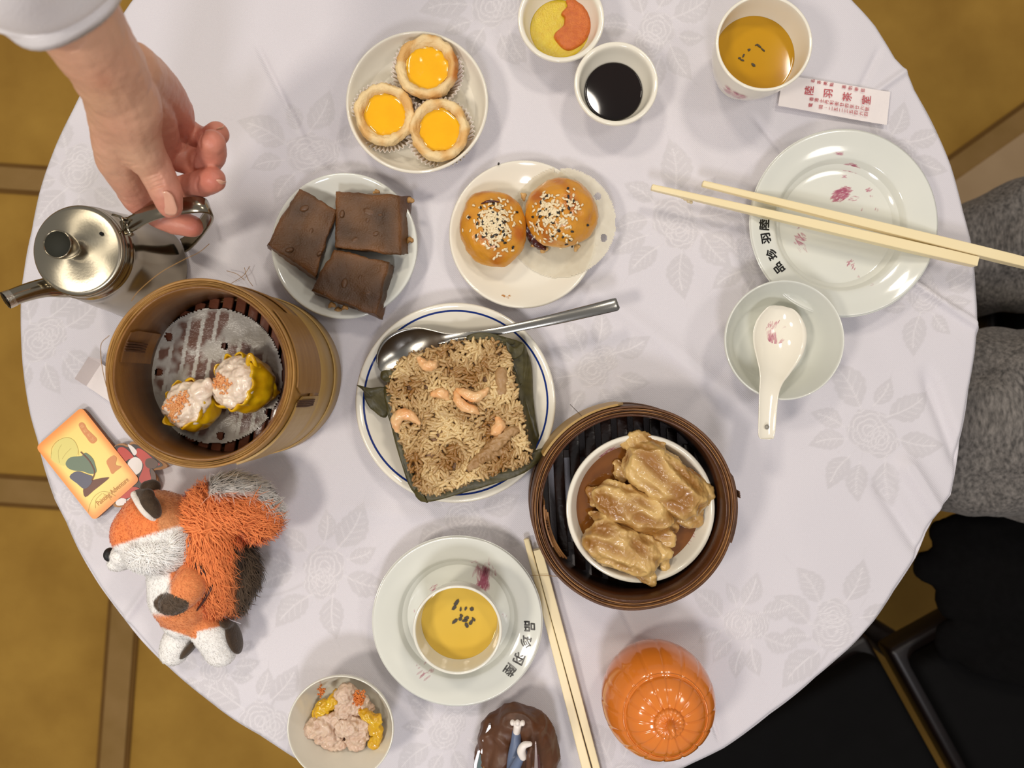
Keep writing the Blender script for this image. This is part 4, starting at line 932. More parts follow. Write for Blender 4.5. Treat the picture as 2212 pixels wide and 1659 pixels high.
b2, bb2 = bun('round sesame bun touching its neighbour, right on the plate', 1212, 463, 77, 76, 0, .036, 2, [(1185, 455, 13, 3), (1190, 480, 18, 2), (1205, 465, 24, 1.5), (1193, 510, 15, .8), (1225, 515, 12, .6), (1228, 450, 14, .9), (1180, 430, 8, .4)], 240, 42)
m_ = fuse([tube([P(1040, 440, .0335), P(1056, 435, .035), P(1078, 436, .034)], [.0006, .0012, .0006], 8)], .0005, 1); obj('split', m_, M['red_paste'], b1)
m_ = fuse([tube([P(1138, 480, .016), P(1146, 503, .013), P(1160, 525, .010), P(1178, 538, .009)], [.003, .0045, .004, .002], 10)], .0008, 1); bumpy(m_, [(.0012, 300)], 4); obj('red_filling', m_, M['red_paste'], b2)
for k, (x, y, hz) in enumerate([(1155, 530, .010), (1175, 541, .009), (1245, 535, .010), (1130, 425, .012), (1285, 440, .012)]):
    m_ = fuse([ball(P(x, y, hz), (.0035, .002, .0015), R=RZ(.6 * k)), ball(P(x + 5, y - 3, hz), .0016)], .0006, 1); bumpy(m_, [(.0012, 400)], k); obj('flaky_edge', m_, M['flaky'], b2 if k != 3 else b1)
# parchment round under the buns
M['parch'] = mat('parchment', srgb(236, 230, 210), .5, col2=srgb(228, 220, 198), nscale=200, alpha=.62)
def parchment(name, label, px, py, rp, holes, zfn, mt, loc_h, cut=None, tilt=None):
    c = P(px, py, loc_h); R = rp / S(loc_h); n = 90; colfn = cut; bm = bmesh.new()
    vs = {}; N2 = 110
    for i in range(N2 + 1):
        for j in range(N2 + 1):
            x, y = c.x - R + 2 * R * i / N2, c.y - R + 2 * R * j / N2
            vs[i, j] = (x, y)
    hp = [(P(a, b, loc_h), r / S(loc_h)) for a, b, r in holes]; V = []; ids = {}; Fc = []
    def ok(x, y):
        if math.hypot(x - c.x, y - c.y) > R: return False
        return all(math.hypot(x - q.x, y - q.y) > rr for q, rr in hp)
    def snap(x, y):
        d = math.hypot(x - c.x, y - c.y)
        if d > R * .985: return c.x + (x - c.x) / d * R, c.y + (y - c.y) / d * R
        for q, rr in hp:
            d = math.hypot(x - q.x, y - q.y)
            if d < rr + R / N2 * 1.4 and d > 1e-9: return q.x + (x - q.x) / d * rr, q.y + (y - q.y) / d * rr
        return x, y
    for i in range(N2):
        for j in range(N2):
            cs = [(i, j), (i + 1, j), (i + 1, j + 1), (i, j + 1)]
            if sum(ok(*vs[k]) for k in cs) < 4: continue
            f = []
            for k in cs:
                if k not in ids:
                    x, y = snap(*vs[k]); ids[k] = len(V); V.append((x, y, TZ + zfn(x, y)))
                f.append(ids[k])
            Fc.append(tuple(f))
    n0 = len(V); V += [(x, y, z - .0002) for x, y, z in V]; Fc += [tuple(k + n0 for k in reversed(f)) for f in Fc]
    m_ = tomesh(name, V, Fc)
    if colfn: set_col(m_, np.array([colfn(p[0], p[1]) for p in V]))
    o = obj(name, m_, mt); tag(o, label, 'paper'); return o
def zp(x, y):
    r = math.hypot(x - c3.x, y - c3.y); base = z3(min(r, R3)) if r < R3 else .0150 - (r - R3) * .12
    return base + .0012 + .0009 * abs(noise.noise(Vector((x, y, 0)) * 38))
parchment('parchment_round', 'round white parchment with punched holes under the sesame buns', 1213, 482, 117, [(1203, 369, 7), (1122, 389, 6), (1290, 427, 7), (1303, 516, 7), (1238, 603, 6)], zp, M['parch'], .012)
for (x, y), lb_ in zip([(1077, 354), (1128, 423), (1236, 532), (1098, 562)], ['black sesame seed on the upper rim of the bun plate', 'black sesame seed between the two buns', 'black sesame seed beside the lower edge of the right bun', 'black sesame seed below the left bun']):
    q = P(x, y, .0165 if y < 400 else .012); o = obj('sesame_seed', ball(q, (.0013, .0008, .0006), 10, 6, RZ(1.3)), M['sesame_black']); tag(o, lb_, 'seed', 'fallen sesame seeds on the bun plate')

# ------------------------------------------------------------------ bamboo steamers
def ringband(c, r0, r1, z0, z1, seg=120, wob=.0004, seed=0):
    def rad(t, r, z): n = noise.noise(Vector((math.cos(t) * 2, math.sin(t) * 2, seed * 5.1))); return r + wob * n, z + (wob * 1.2 * n if z > (z0 + z1) / 2 else 0)
    e = min(.0005, (r1 - r0) * .3)
    return lathe([(r0, z0), (r1, z0), (r1, z1 - e), (r1 - e, z1), (r0 + e, z1), (r0, z1 - e)], c, seg, rad)
def steamer(label, c, R, z0, z1, mats, nrim, rimw, seed, group=None, floor_z=None, slat=None, inner=None):
    """mats: (outer, inner, strip, slat)"""
    t = thing('bamboo_steamer', label, 'steamer', Vector((c.x, c.y, TZ + z0)), group); cc = Vector((c.x, c.y, TZ)); r = random.Random(seed)
    Rin = R - rimw
    obj('outer_band', ringband(cc, R - .0018, R, z0, z1 - .0006, seed=seed), mats[0], t)
    if nrim: obj('hoop', ringband(cc, R, R + .0012, z0 + (z1 - z0) * .08, z0 + (z1 - z0) * .40, seed=seed + 1), mats[0], t)
    w = (rimw - .0018 - .0016) / max(1, nrim)
    for k in range(nrim):
        ra = Rin + .0016 + k * w; obj('rim_strip', ringband(cc, ra + .0001, ra + w - .0002, z0 + .002, z1 + r.uniform(-.0022, .0004), seed=seed + 2 + k, wob=.0005), mats[2] if k % 2 else mats[4], t)
    obj('inner_band', ringband(cc, Rin, Rin + .0016, (floor_z if floor_z is not None else z0) + .0005, z1 - .0004, seed=seed + 8), mats[1], t)
    if floor_z is not None:
        pitch, width, ang, off = slat; d = Vector((math.cos(ang), math.sin(ang), 0)); s = Vector((-d.y, d.x, 0)); k = -int(Rin / pitch) - 1
        while k * pitch < Rin:
            x = k * pitch + off; k += 1
            if abs(x) > Rin - .003: continue
            L = math.sqrt(Rin ** 2 - x * x) + .0008
            a, b = cc + s * x - d * L, cc + s * x + d * L; hw = width / 2
            zt = floor_z - r.random() * .0006
            poly = [a - s * hw, b - s * hw, b + s * hw, a + s * hw]; m_ = slab([(p.x, p.y) for p in poly], TZ + zt - .003, TZ + zt)
            obj('slat', bevelled(m_, .0007, 2), mats[3], t)
        for sgn in (-1, 1):
            a, b = cc + d * sgn * Rin * .55 - s * Rin * .80, cc + d * sgn * Rin * .55 + s * Rin * .80; poly = [a - d * .003, b - d * .003, b + d * .003, a + d * .003]
            obj('cross_bar', slab([(p.x, p.y) for p in poly], TZ + floor_z - .0065, TZ + floor_z - .0032), mats[3], t, smooth=False)
    return t, cc, Rin
MB_ = (M['bamboo'], M['bamboo_in'], M['bamboo_strip'], M['slat_brown'], M['bamboo'])
cL = P(430, 807, .122); RL = 206 / S(.122)
lowS, _, _ = steamer('pale lower bamboo steamer, base of the stack beside the kettle', cL, RL + .0004, 0, .0595, (M['bamboo_pale'], M['bamboo_in'], M['bamboo_strip'], M['slat_brown'], M['bamboo']), 2, .0075, 21,
                     'two stacked steamers', floor_z=.030, slat=(.0085, .0062, math.radians(78), 0))
upS, ccL, RinL = steamer('upper bamboo steamer with two siu mai, top of the stack', cL, RL, .0600, .1215, MB_, 4, .0064, 5, 'two stacked steamers', floor_z=.073, slat=(.0094, .0070, math.radians(80), .001))
# overlapping end of the bands with stitching
def tie(parent, cc, R, ang, z0, z1, mt, w=.0045, outr=.0012, name='binding'):
    V, Fc = [], []; 
    parts = []
    for k in range(4):
        a = ang + (k - 1.5) * w / R / 3.5; d = Vector((math.cos(a), math.sin(a), 0)); p = cc + d * (R + outr)
        parts.append(tube([Vector((p.x, p.y, TZ + z0)), Vector((p.x + d.x * .0008, p.y + d.y * .0008, TZ + (z0 + z1) / 2)), Vector((p.x, p.y, TZ + z1))], [.0006, .0008, .0006], 6, 3))
    obj(name, join(*parts), mt, parent)
def lap(parent, cc, R, a0, a1, z0, z1, mt, th_=.0014, name='band_end'):
    pr = []; V, Fc = [], []; n = 14
    for i in range(n + 1):
        a = a0 + (a1 - a0) * i / n; zt = z1 - (z1 - z0) * .18 * (i == 0)
        for (r, z) in ((R, z0), (R + th_, z0), (R + th_, zt), (R, zt)): V.append((cc.x + r * math.cos(a), cc.y + r * math.sin(a), TZ + z))
    for i in range(n):
        for j in range(4): j2 = (j + 1) % 4; Fc.append((i * 4 + j, i * 4 + j2, (i + 1) * 4 + j2, (i + 1) * 4 + j))
    Fc += [(0, 1, 2, 3), tuple(n * 4 + k for k in (3, 2, 1, 0))]
    obj(name, mk((V, Fc)), mt, parent, smooth=False)
lap(upS, ccL, RL + .0005, math.radians(-14), math.radians(-72), .064, .110, M['bamboo_pale'])
lap(upS, ccL, RL + .0005, math.radians(-12), math.radians(42), .064, .118, M['bamboo'], th_=.0010)
tie(upS, ccL, RL + .001, math.radians(-18), .075, .112, M['twine'])
lap(upS, ccL, RinL - .0016, math.radians(148), math.radians(172), .080, .117, M['bamboo_in'], th_=.0014)
tie(upS, ccL, RinL - .004, math.radians(160), .095, .119, M['twine'], outr=.0006, w=.006)
# wet liner with holes
M['liner'] = mat('wet_paper_liner', (1, 1, 1), .25, attr=True, alpha=.86, coat=.25, bump=.5, bscale=500)
def liner_col(x, y):
    d = math.radians(80); sx_, sy_ = -math.sin(d), math.cos(d); v = ((x - ccL.x) * sx_ + (y - ccL.y) * sy_ - .001) / .0094
    on = abs(v - round(v)) < .36; n = noise.noise(Vector((x, y, 1)) * 45) + .35 * noise.noise(Vector((x, y, 4)) * 160); wet = max(0, min(1, (n + .16) / .22))
    r = math.hypot(x - ccL.x + .009, y - ccL.y) / .05; wet *= max(0, min(1, (.93 - r) / .06)); pale = np.array(srgb(176, 170, 160)); k = np.array(srgb(112, 82, 70)) if on else np.array(srgb(188, 184, 174))
    return pale + (k - pale) * wet
def zl(x, y): return .0742 + .0008 * noise.noise(Vector((x, y, 0)) * 90)
parchment('paper_liner', 'wet translucent paper liner with holes under the siu mai', 464, 812, 147, [(365, 727, 8), (342, 804, 8), (486, 747, 7), (581, 890, 8), (476, 941, 8), (560, 690, 6)], zl, M['liner'], .0742, cut=liner_col)

# -- siu mai
M['wrap'] = mat('yellow_wrapper', srgb(222, 182, 20), .22, col2=srgb(198, 142, 12), nscale=90, coat=.5, sss=.15, bump=.2, bscale=300)
M['filling'] = mat('shrimp_pork_filling', srgb(234, 218, 196), .3, col2=srgb(218, 196, 176), nscale=160, coat=.5, sss=.15, bump=.4, bscale=500)
M['roe'] = mat('orange_roe', srgb(228, 134, 66), .2, col2=srgb(240, 178, 120), nscale=350, coat=.6, sss=.2)
def siumai(label, px, py, h, R, Hh, tilt_dir, tilt, seed, roe, extra=None):
    c = P(px, py, h + Hh); base = Vector((c.x, c.y, TZ + h)); t = thing('siu_mai', label, 'dumpling', base, 'siu mai in the steamer')
    ax = Vector((-math.sin(tilt_dir), math.cos(tilt_dir), 0)); Rm_ = Matrix.Rotation(tilt, 4, ax); Mx = Matrix.Translation(base) @ Rm_ @ Matrix.Translation(-base)
    def ruff(t_, r, z):
        k = z / Hh; n = noise.noise(Vector((math.cos(t_) * 2.2, math.sin(t_) * 2.2, seed + k))); q = math.sin(t_ * 9 + 3 * n + 2.5 * k) * .07 * k + n * .12 * (k + .3); return r * (1 + q), z + (.12 * Hh * n * (k > .7))
    pr = smooth_prof([(0, 0), (R * .75, 0), (R * .95, Hh * .15), (R * 1.04, Hh * .45), (R * 1.0, Hh * .75), (R * 1.03, Hh * .93), (R * .97, Hh * .95), (R * .9, Hh * .75), (0, Hh * .6)], 4)
    w = tomesh('wrap', *lathe(pr, base, 90, ruff)); bumpy(w, [(.0012, 150)], seed); w.transform(Mx); obj('wrapper', w, M['wrap'], t)
    f_ = fuse([ball(base + Vector((0, 0, Hh * .84)), (R * 1.02, R * .98, R * .50)), ball(base + Vector((R * .45, R * .35, Hh * .92)), R * .40), ball(base + Vector((-R * .5, -R * .15, Hh * .92)), R * .44), ball(base + Vector((0, -R * .52, Hh * .9)), R * .42)], .0009, 2)
    bumpy(f_, [(.0022, 120), (.0013, 300), (.0005, 800)], seed + 3); f_.transform(Mx); obj('filling', f_, M['filling'], t)
    from mathutils.bvhtree import BVHTree
    ob_co = get_co(f_).astype(float); L = root_loc(t); bvh = BVHTree.FromPolygons([tuple(p + np.array(L)) for p in ob_co], [tuple(p.vertices) for p in f_.polygons]); V, Fc = [], []; r = random.Random(seed)
    for (x, y, s, n) in roe:
        for _ in range(n):
            q = P(r.gauss(x, s), r.gauss(y, s), h + Hh * 1.1); hit = bvh.ray_cast(Vector((q.x, q.y, TZ + .3)), Vector((0, 0, -1)))
            if hit[0] is None: continue
            v, f = ball(hit[0] + hit[1] * r.uniform(.0002, .0007), .00078, 7, 5); b = len(V); V += v; Fc += [tuple(i + b for i in qq) for qq in f]
    obj('roe', (V, Fc), M['roe'], t, kind='stuff')
    return t, base, Mx
s1, sb1, _ = siumai('siu mai with orange roe at the lower left, leaning outward', 414, 884, .0752, .0165, .022, math.radians(150), .38, 1, [(378, 880, 10, 120), (392, 866, 9, 60), (404, 858, 7, 30), (378, 895, 8, 60)])
s2, sb2, _ = siumai('larger siu mai with a yellow pinched fold, at the right', 532, 834, .0752, .0185, .025, math.radians(165), .50, 2, [(466, 820, 7, 90), (478, 830, 8, 50), (490, 834, 8, 26)])
wf = fuse([tube([P(537, 798, .096), P(536, 780, .102), P(541, 766, .104), P(550, 782, .102), P(556, 800, .096)], [.0016, .0017, .0016, .0016, .0014], 10), tube([P(528, 797, .098), P(545, 800, .099), P(562, 793, .097)], [.0016, .0022, .0010], 10)], .0006, 2)
obj('pinched_fold', wf, M['wrap'], s2)
wf = fuse([tube([P(560, 800, .090), P(582, 825, .084), P(592, 850, .078), P(575, 868, .077)], [.003, .004, .0025, .002], 10, flat=((0, 0, 1), .5)), ball(P(597, 848, .077), (.003, .002, .001))], .0007, 2); bumpy(wf, [(.001, 250)], 3); obj('wrapper_flap', wf, M['wrap'], s2)
wf = fuse([ball(P(435, 845, .098), (.0075, .008, .006)), ball(P(440, 858, .097), (.005, .008, .004)), ball(P(448, 830, .099), (.004, .004, .004))], .0008, 2); bumpy(wf, [(.0015, 200)], 5); obj('filling_overflow', wf, M['filling'], s1)

# -- right steamer
cR = P(1370, 1098, .060); RR = 222 / S(.060)
MD_ = (M['bamboo_dark'], M['bamboo_dark_in'], M['bamboo_dark_strip'], M['slat_dark'], M['bamboo_dark'])
rS, ccR, RinR = steamer('dark bamboo steamer holding the bowl of tofu skin rolls', cR, RR, 0, .060, MD_, 4, .0078, 31, floor_z=.011, slat=(.0130, .0084, math.radians(93), -.002))
lap(rS, ccR, RR + .0006, math.radians(95), math.radians(150), .012, .0595, M['bamboo_pale'], th_=.0016)
lap(rS, ccR, RR + .0006, math.radians(20), math.radians(-20), .012, .056, M['bamboo_dark'], th_=.0014)
tie(rS, ccR, RR + .002, math.radians(7), .020, .058, M['twine'])
lap(rS, ccR, RinR - .0020, math.radians(176), math.radians(206), .030, .058, M['bamboo_dark_strip'], th_=.0010)
tie(rS, ccR, RinR - .0035, math.radians(192), .036, .059, M['twine'], outr=.0004, w=.007)
for k in range(3):
    a0 = math.radians(180 + k * 2); pts = []
    for i in range(7): a = a0 + i * math.radians(6); pts.append(Vector((ccR.x + (RinR - .0015 - .0012 * k) * math.cos(a), ccR.y + (RinR - .0015 - .0012 * k) * math.sin(a), TZ + .057 - .002 * i - .001 * k)))
    obj('rim_strip', tube(pts, [.0009] * 7, 8, 2), M['bamboo_dark_strip'], rS)
TB, cb, Rb, zb = dish('bowl', 'white bowl of brown broth inside the dark steamer', 'bowl', 1384, 1099, .0405, 161, [(.50, .002), (.52, 0), (.58, 0), (.64, .003), (.86, .016), (.97, .025), (1.0, .0285)],
    [(1.0, .0285), (.985, .0295), (.94, .0292), (.89, .024), (.76, .010), (.6, .0055), (0, .005)], M['porcelain_warm'], z0=.0112)
M['broth'] = mat('brown_broth', srgb(132, 82, 32), .06, col2=srgb(106, 60, 20), nscale=26, coat=.6)
liquid('broth', 'brown broth around the tofu skin rolls', cb, .0185, Rb * .862, M['broth'], 'sauce', men=.0006)
strokes('painted_motif', [(1497, 1150, 6, 30, -20, 60, 14, 4)], lambda r: zb(min(r, Rb)), cb, .0368, M['pink_print'], TB, seed=21)
strokes('painted_motif', [(1316, 977, 24, 5, 30, 46, 14, 3)], lambda r: zb(min(r, Rb)), cb, .0368, M['pink_print'], TB, seed=22)
M['tofu'] = mat('tofu_skin', (1, 1, 1), .30, attr=True, coat=.35, sss=.12, bump=.4, bscale=330)
def roll(label, a, b, ra, rb_, h, seed, flaps, rz=.75):
    A, B = P(*a, h), P(*b, h); mid = (A + B) / 2; ax = (B - A); Lh = ax.length / 2 + .006; ax.normalize(); sd = Vector((0, 0, 1)).cross(ax)
    v, f = ball((0, 0, 0), 1, 48, 36); out = []
    for x, y, z in v:     # fat log: the ball's pole axis becomes the log's axis
        u = math.copysign(1 - (1 - min(1, abs(z))) ** 1.0, z); r = (1 - abs(u) ** 3.6) ** .45 if abs(u) < 1 else 0; q = math.hypot(x, y) + 1e-9; R_ = ra + (rb_ - ra) * (u + 1) / 2
        out.append(tuple(mid + ax * u * Lh + sd * (x / q) * r * R_ + Vector((0, 0, 1)) * (y / q) * r * R_ * rz))
    parts = [(out, f)]
    for fl_ in flaps:
        pts = [P(*p) for p in fl_[0]]; parts.append(tube(pts, fl_[1], 12, 5, flat=((0, 0, 1), .30)))
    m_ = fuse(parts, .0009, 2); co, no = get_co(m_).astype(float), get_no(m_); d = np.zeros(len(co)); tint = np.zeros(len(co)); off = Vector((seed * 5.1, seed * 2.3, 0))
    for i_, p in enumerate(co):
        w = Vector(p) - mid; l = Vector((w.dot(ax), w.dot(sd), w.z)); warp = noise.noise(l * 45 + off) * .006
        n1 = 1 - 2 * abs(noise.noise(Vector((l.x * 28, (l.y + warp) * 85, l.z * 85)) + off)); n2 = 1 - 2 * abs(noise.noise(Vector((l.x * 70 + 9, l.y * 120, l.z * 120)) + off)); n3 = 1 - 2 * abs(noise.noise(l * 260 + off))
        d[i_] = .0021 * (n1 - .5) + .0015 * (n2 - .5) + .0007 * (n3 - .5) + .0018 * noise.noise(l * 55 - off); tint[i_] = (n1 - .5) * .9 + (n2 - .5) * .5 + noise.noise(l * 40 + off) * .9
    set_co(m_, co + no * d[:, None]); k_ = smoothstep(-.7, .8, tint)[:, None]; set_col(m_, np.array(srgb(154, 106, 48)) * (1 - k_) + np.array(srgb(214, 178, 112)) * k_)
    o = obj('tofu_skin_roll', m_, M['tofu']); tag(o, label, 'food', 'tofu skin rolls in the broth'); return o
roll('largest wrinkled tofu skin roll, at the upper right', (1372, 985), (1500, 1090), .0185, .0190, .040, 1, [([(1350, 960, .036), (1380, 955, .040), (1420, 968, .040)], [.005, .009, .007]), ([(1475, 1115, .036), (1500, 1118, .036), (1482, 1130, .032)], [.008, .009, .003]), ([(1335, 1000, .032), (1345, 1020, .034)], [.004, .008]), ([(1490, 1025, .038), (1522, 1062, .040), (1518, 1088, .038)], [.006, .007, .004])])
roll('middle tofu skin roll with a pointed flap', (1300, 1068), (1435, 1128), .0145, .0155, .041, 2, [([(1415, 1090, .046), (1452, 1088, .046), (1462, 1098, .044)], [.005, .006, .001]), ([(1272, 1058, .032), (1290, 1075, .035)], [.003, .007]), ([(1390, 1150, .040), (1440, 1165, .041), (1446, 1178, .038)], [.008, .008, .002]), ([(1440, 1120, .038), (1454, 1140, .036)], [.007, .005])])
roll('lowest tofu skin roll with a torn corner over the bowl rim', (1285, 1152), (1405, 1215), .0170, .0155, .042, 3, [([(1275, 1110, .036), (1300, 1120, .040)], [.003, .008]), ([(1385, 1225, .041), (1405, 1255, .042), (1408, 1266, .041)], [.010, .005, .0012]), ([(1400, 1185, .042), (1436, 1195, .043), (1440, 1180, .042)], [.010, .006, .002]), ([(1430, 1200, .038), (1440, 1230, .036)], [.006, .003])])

# -- broken dumplings bottom-left
M['pork'] = mat('minced_pork', srgb(220, 196, 172), .4, col2=srgb(196, 164, 142), nscale=130, bump=.6, bscale=450, coat=.3, sss=.1)
def lump(name, label, balls, mt, seed, grp, amp=.0022, cat='food', vox=.0009):
    m_ = fuse([ball(P(x, y, hz), (rx, ry, rz), R=RZ(math.radians(a))) for x, y, hz, rx, ry, rz, a in balls], vox, 2); bumpy(m_, [(amp, 150), (amp * .5, 380)], seed); bumpy(m_, [(amp * .4, 260)], seed + 1, True)
    o = obj(name, m_, mt); tag(o, label, cat, grp); return o
GD = 'broken siu mai in the bottom left bowl'
lump('dumpling_wrapper', 'torn yellow wrapper at the upper left of the broken pieces', [(700, 1530, .014, .010, .007, .006, 40), (722, 1512, .016, .009, .005, .007, 55), (688, 1545, .012, .006, .008, .005, 0)], M['wrap'], 1, GD, .0018)
lump('pork_piece', 'pale pork chunk with orange roe, topmost in the bowl', [(746, 1500, .020, .008, .009, .008, 0), (748, 1525, .018, .009, .010, .008, 0), (770, 1520, .016, .010, .010, .007, 0), (785, 1530, .013, .008, .007, .005, 0), (742, 1490, .02, .004, .004, .004, 0)], M['pork'], 2, GD)
lump('pork_piece', 'pinkish pork chunk at the left of the bowl', [(674, 1575, .0165, .008, .007, .005, 30), (700, 1568, .016, .012, .009, .008, -10), (712, 1590, .014, .011, .010, .007, 0), (725, 1605, .012, .010, .006, .006, 0), (722, 1553, .016, .010, .006, .006, 0)], M['pork'], 3, GD)
lump('pork_piece', 'pinkish pork chunk at the lower right of the bowl', [(755, 1565, .017, .011, .010, .009, 0), (775, 1580, .016, .010, .009, .008, 0), (768, 1598, .013, .009, .008, .006, 0), (790, 1562, .015, .008, .006, .007, 0)], M['pork'], 4, GD)
lump('dumpling_wrapper', 'yellow wrapper curled around the right of the broken pieces', [(796, 1548, .021, .010, .004, .006, -35), (811, 1565, .0215, .005, .009, .005, -20), (818, 1588, .0215, .0035, .008, .004, -10), (809, 1604, .018, .005, .006, .004, 0)], M['wrap'], 5, GD, .0014)
lump('dumpling_wrapper', 'yellow wrapper edge under the left pork chunk', [(690, 1602, .009, .005, .004, .003, 0), (700, 1610, .009, .005, .003, .003, 0), (712, 1613, .008, .004, .003, .002, 0)], M['wrap'], 9, GD, .0012)
lump('wrapper_scrap', 'yellow wrapper scrap lying alone in the bowl, the larger', [(752, 1634, .0068, .0048, .0026, .0016, 15), (760, 1630, .0068, .003, .003, .0014, 0)], M['wrap'], 6, 'wrapper scraps in the bowl', .0006)
lump('wrapper_scrap', 'yellow wrapper scrap, the smaller one nearer the pork', [(786, 1617, .0068, .0036, .0022, .0014, 20)], M['wrap'], 7, 'wrapper scraps in the bowl', .0006)
def beads(label, x, y, s, n, z, seed):
    V, Fc = [], []; r = random.Random(seed)
    for _ in range(n):
        q = P(r.gauss(x, s), r.gauss(y, s * 1.3), z + r.uniform(-.001, .001)); v, f = ball(q, .0008, 7, 5); b = len(V); V += v; Fc += [tuple(i + b for i in g_) for g_ in f]
    o = obj('roe', (V, Fc), mat('dark_roe', srgb(190, 96, 34), .25, col2=srgb(214, 130, 60), nscale=300)); tag(o, label, 'roe', kind='stuff')
beads('dark orange roe on the topmost pork chunk', 775, 1510, 6, 130, .0225, 3); beads('small smear of orange roe on the bowl wall', 695, 1493, 4, 34, .019, 4)

# ------------------------------------------------------------------ pumpkin jar
pc = P(1444, 1560, .072); pk = thing('pumpkin_jar', 'glossy orange pumpkin-shaped jar with a ribbed lid', 'jar', Vector((pc.x, pc.y, TZ)))
pcc = Vector((pc.x, pc.y, TZ)); RP = .0425; NR = 16
def rib(t, r, z): k = abs(math.sin(t * NR / 2)); return r * (1 - .022 * (1 - k) ** 5) if r > .01 else r, z
def ribz(t, r, z): k = (1 - abs(math.sin(t * NR / 2))) ** 6; return r * (1 - .014 * k * (z > .004)), z - (.0008 * k if z > .03 else 0)
pr = smooth_prof([(0, .002), (.024, .002), (.027, 0), (.031, .003), (.039, .016), (.0425, .032), (.0405, .048), (.0345, .059), (.0300, .0625), (.0285, .0620), (0, .058)], 5)
obj('body', lathe(pr, pcc, 192, ribz), M['pumpkin'], pk)
pr = smooth_prof([(0, .060), (.0278, .0615), (.0286, .0630), (.0272, .0660), (.022, .0705), (.014, .0735), (.0085, .0740), (0, .0735)], 5)
def ribl(t, r, z): k = (1 - abs(math.sin(t * 8))) ** 5; return r * (1 - .015 * k), z - (.0011 * k if z > .064 and r > .008 else 0)
obj('lid', lathe(pr, pcc, 192, ribl), M['pumpkin'], pk)
def ribs2(t, r, z): k = abs(math.sin(t * 10)); return r * (1 + .05 * k), z + .0006 * k
obj('lid_rosette', lathe(smooth_prof([(0, .072), (.0095, .0725), (.0102, .0742), (.0088, .0760), (.0045, .0765), (0, .0760)], 3), pcc, 160, ribs2), M['pumpkin'], pk)
obj('stem', fuse([tube([pcc + Vector((0, 0, .075)), pcc + Vector((0, 0, .081)), pcc + Vector((.0006, -.002, .0835))], [.0042, .0032, .0028], 14, flat=((1, 0, 0), .8))], .0007, 2), M['pumpkin'], pk)

# ------------------------------------------------------------------ kettle
kc = P(168, 541, .080); kb = Vector((kc.x, kc.y, TZ)); kt = thing('tea_kettle', 'small stainless steel tea kettle held by the hand', 'kettle', kb)
pr = [(0, 0), (.0395, 0), (.0405, .0015), (.0405, .003), (.0392, .012), (.0372, .034), (.0345, .058), (.0330, .066), (.0334, .067), (.0334, .0695), (.0326, .0705), (.0318, .0735), (.0318, .076), (0, .076)]
obj('body', lathe(pr, kb, 112), M['steel_body'], kt)
lidp = [(0, .0765), (.0318, .0765), (.0318, .0785), (.0304, .0800), (.0285, .0806), (.0200, .0822), (.0120, .0836), (.0062, .0845), (0, .0846)]
ld = obj('lid', lathe(lidp, kb, 128), M['steel'], kt, label='brushed round lid')
ld.location = kb - kt.location
obj('knob', lathe(smooth_prof([(.0050, .0840), (.0056, .0860), (.0082, .0920), (.0094, .0985), (.0095, .1020), (.0092, .1027)], 3) + [(.0086, .1026), (.0086, .1015), (0, .1015)], kb, 56, close=False), M['steel_body'], kt, label='flared steel knob')
obj('knob_cap', lathe([(0, .1010), (.0085, .1012), (.0085, .1023), (0, .1023)], kb, 48), M['black_plastic'], kt, label='black knob inset')
vh = P(220, 505, .0822); obj('vent_hole', lathe([(0, -.0004), (.0013, -.0004), (.0013, .0009), (0, .0009)], vh, 20), mat('hole', (0.002, 0.002, 0.002), .9), kt)
obj('spout', tube([P(168, 612, .040), P(140, 618, .056), P(95, 622, .068), (P(50, 634, .078)), P(14, 648, .085)], [.0105, .0085, .0068, .0060, .0056], 28, 8, 'flat'), M['steel_body'], kt)
tipd = (P(14, 648, .085) - P(50, 634, .078)).normalized()
obj('spout_lip', tube([P(14, 648, .085) - tipd * .004, P(14, 648, .085) + tipd * .0006], [.0060, .0062], 28, 3, None), mat('worn_steel', srgb(196, 190, 176), .3, metal=1, bump=.3, bscale=900), kt)
e1 = P(14, 648, .085) + tipd * .0007; obj('spout_opening', tube([e1 - tipd * .0008, e1], [.0046, .0050], 24, 2, 'flat'), mat('dark_inside', (.02, .017, .014), .4, metal=1), kt)
def ribbon(pts, w, th_, side, sub=8):
    pp = [Vector(p[:3]) for p in catmull([tuple(p) for p in pts], sub)]; V, Fc = [], []; s = Vector(side).normalized(); m = len(pp)
    for i, p in enumerate(pp):
        t = (pp[min(m - 1, i + 1)] - pp[max(0, i - 1)]).normalized(); n = s.cross(t).normalized(); ww = w[0] + (w[1] - w[0]) * i / (m - 1)
        for a, b in ((-1, 0), (-.9, 1), (-.6, .7), (.6, .7), (.9, 1), (1, 0), (.9, -1), (-.9, -1)): V.append(tuple(p + s * a * ww / 2 + n * b * th_ / 2))
    for i in range(m - 1):
        for k in range(8): k2 = (k + 1) % 8; Fc.append((i * 8 + k, i * 8 + k2, (i + 1) * 8 + k2, (i + 1) * 8 + k))
    Fc += [tuple(range(8))[::-1], tuple((m - 1) * 8 + k for k in range(8))]; return mk((V, Fc))
hd = [P(266, 493, .079), P(290, 480, .087), P(330, 459, .096), P(385, 446, .0985), P(428, 442, .097), P(449, 447, .091), P(452, 464, .076), P(432, 495, .045), P(408, 522, .018), P(396, 530, .008)]
obj('handle', ribbon([tuple(p) for p in hd], (.0108, .0120), .0022, (-.33, .94, 0)), M['steel_body'], kt, label='curved steel strap handle')
obj('handle_liner', ribbon([tuple(p - Vector((0.0008, 0, .0022))) for p in hd[3:]], (.0104, .0112), .0018, (-.33, .94, 0)), M['black_plastic'], kt, label='black inner grip')
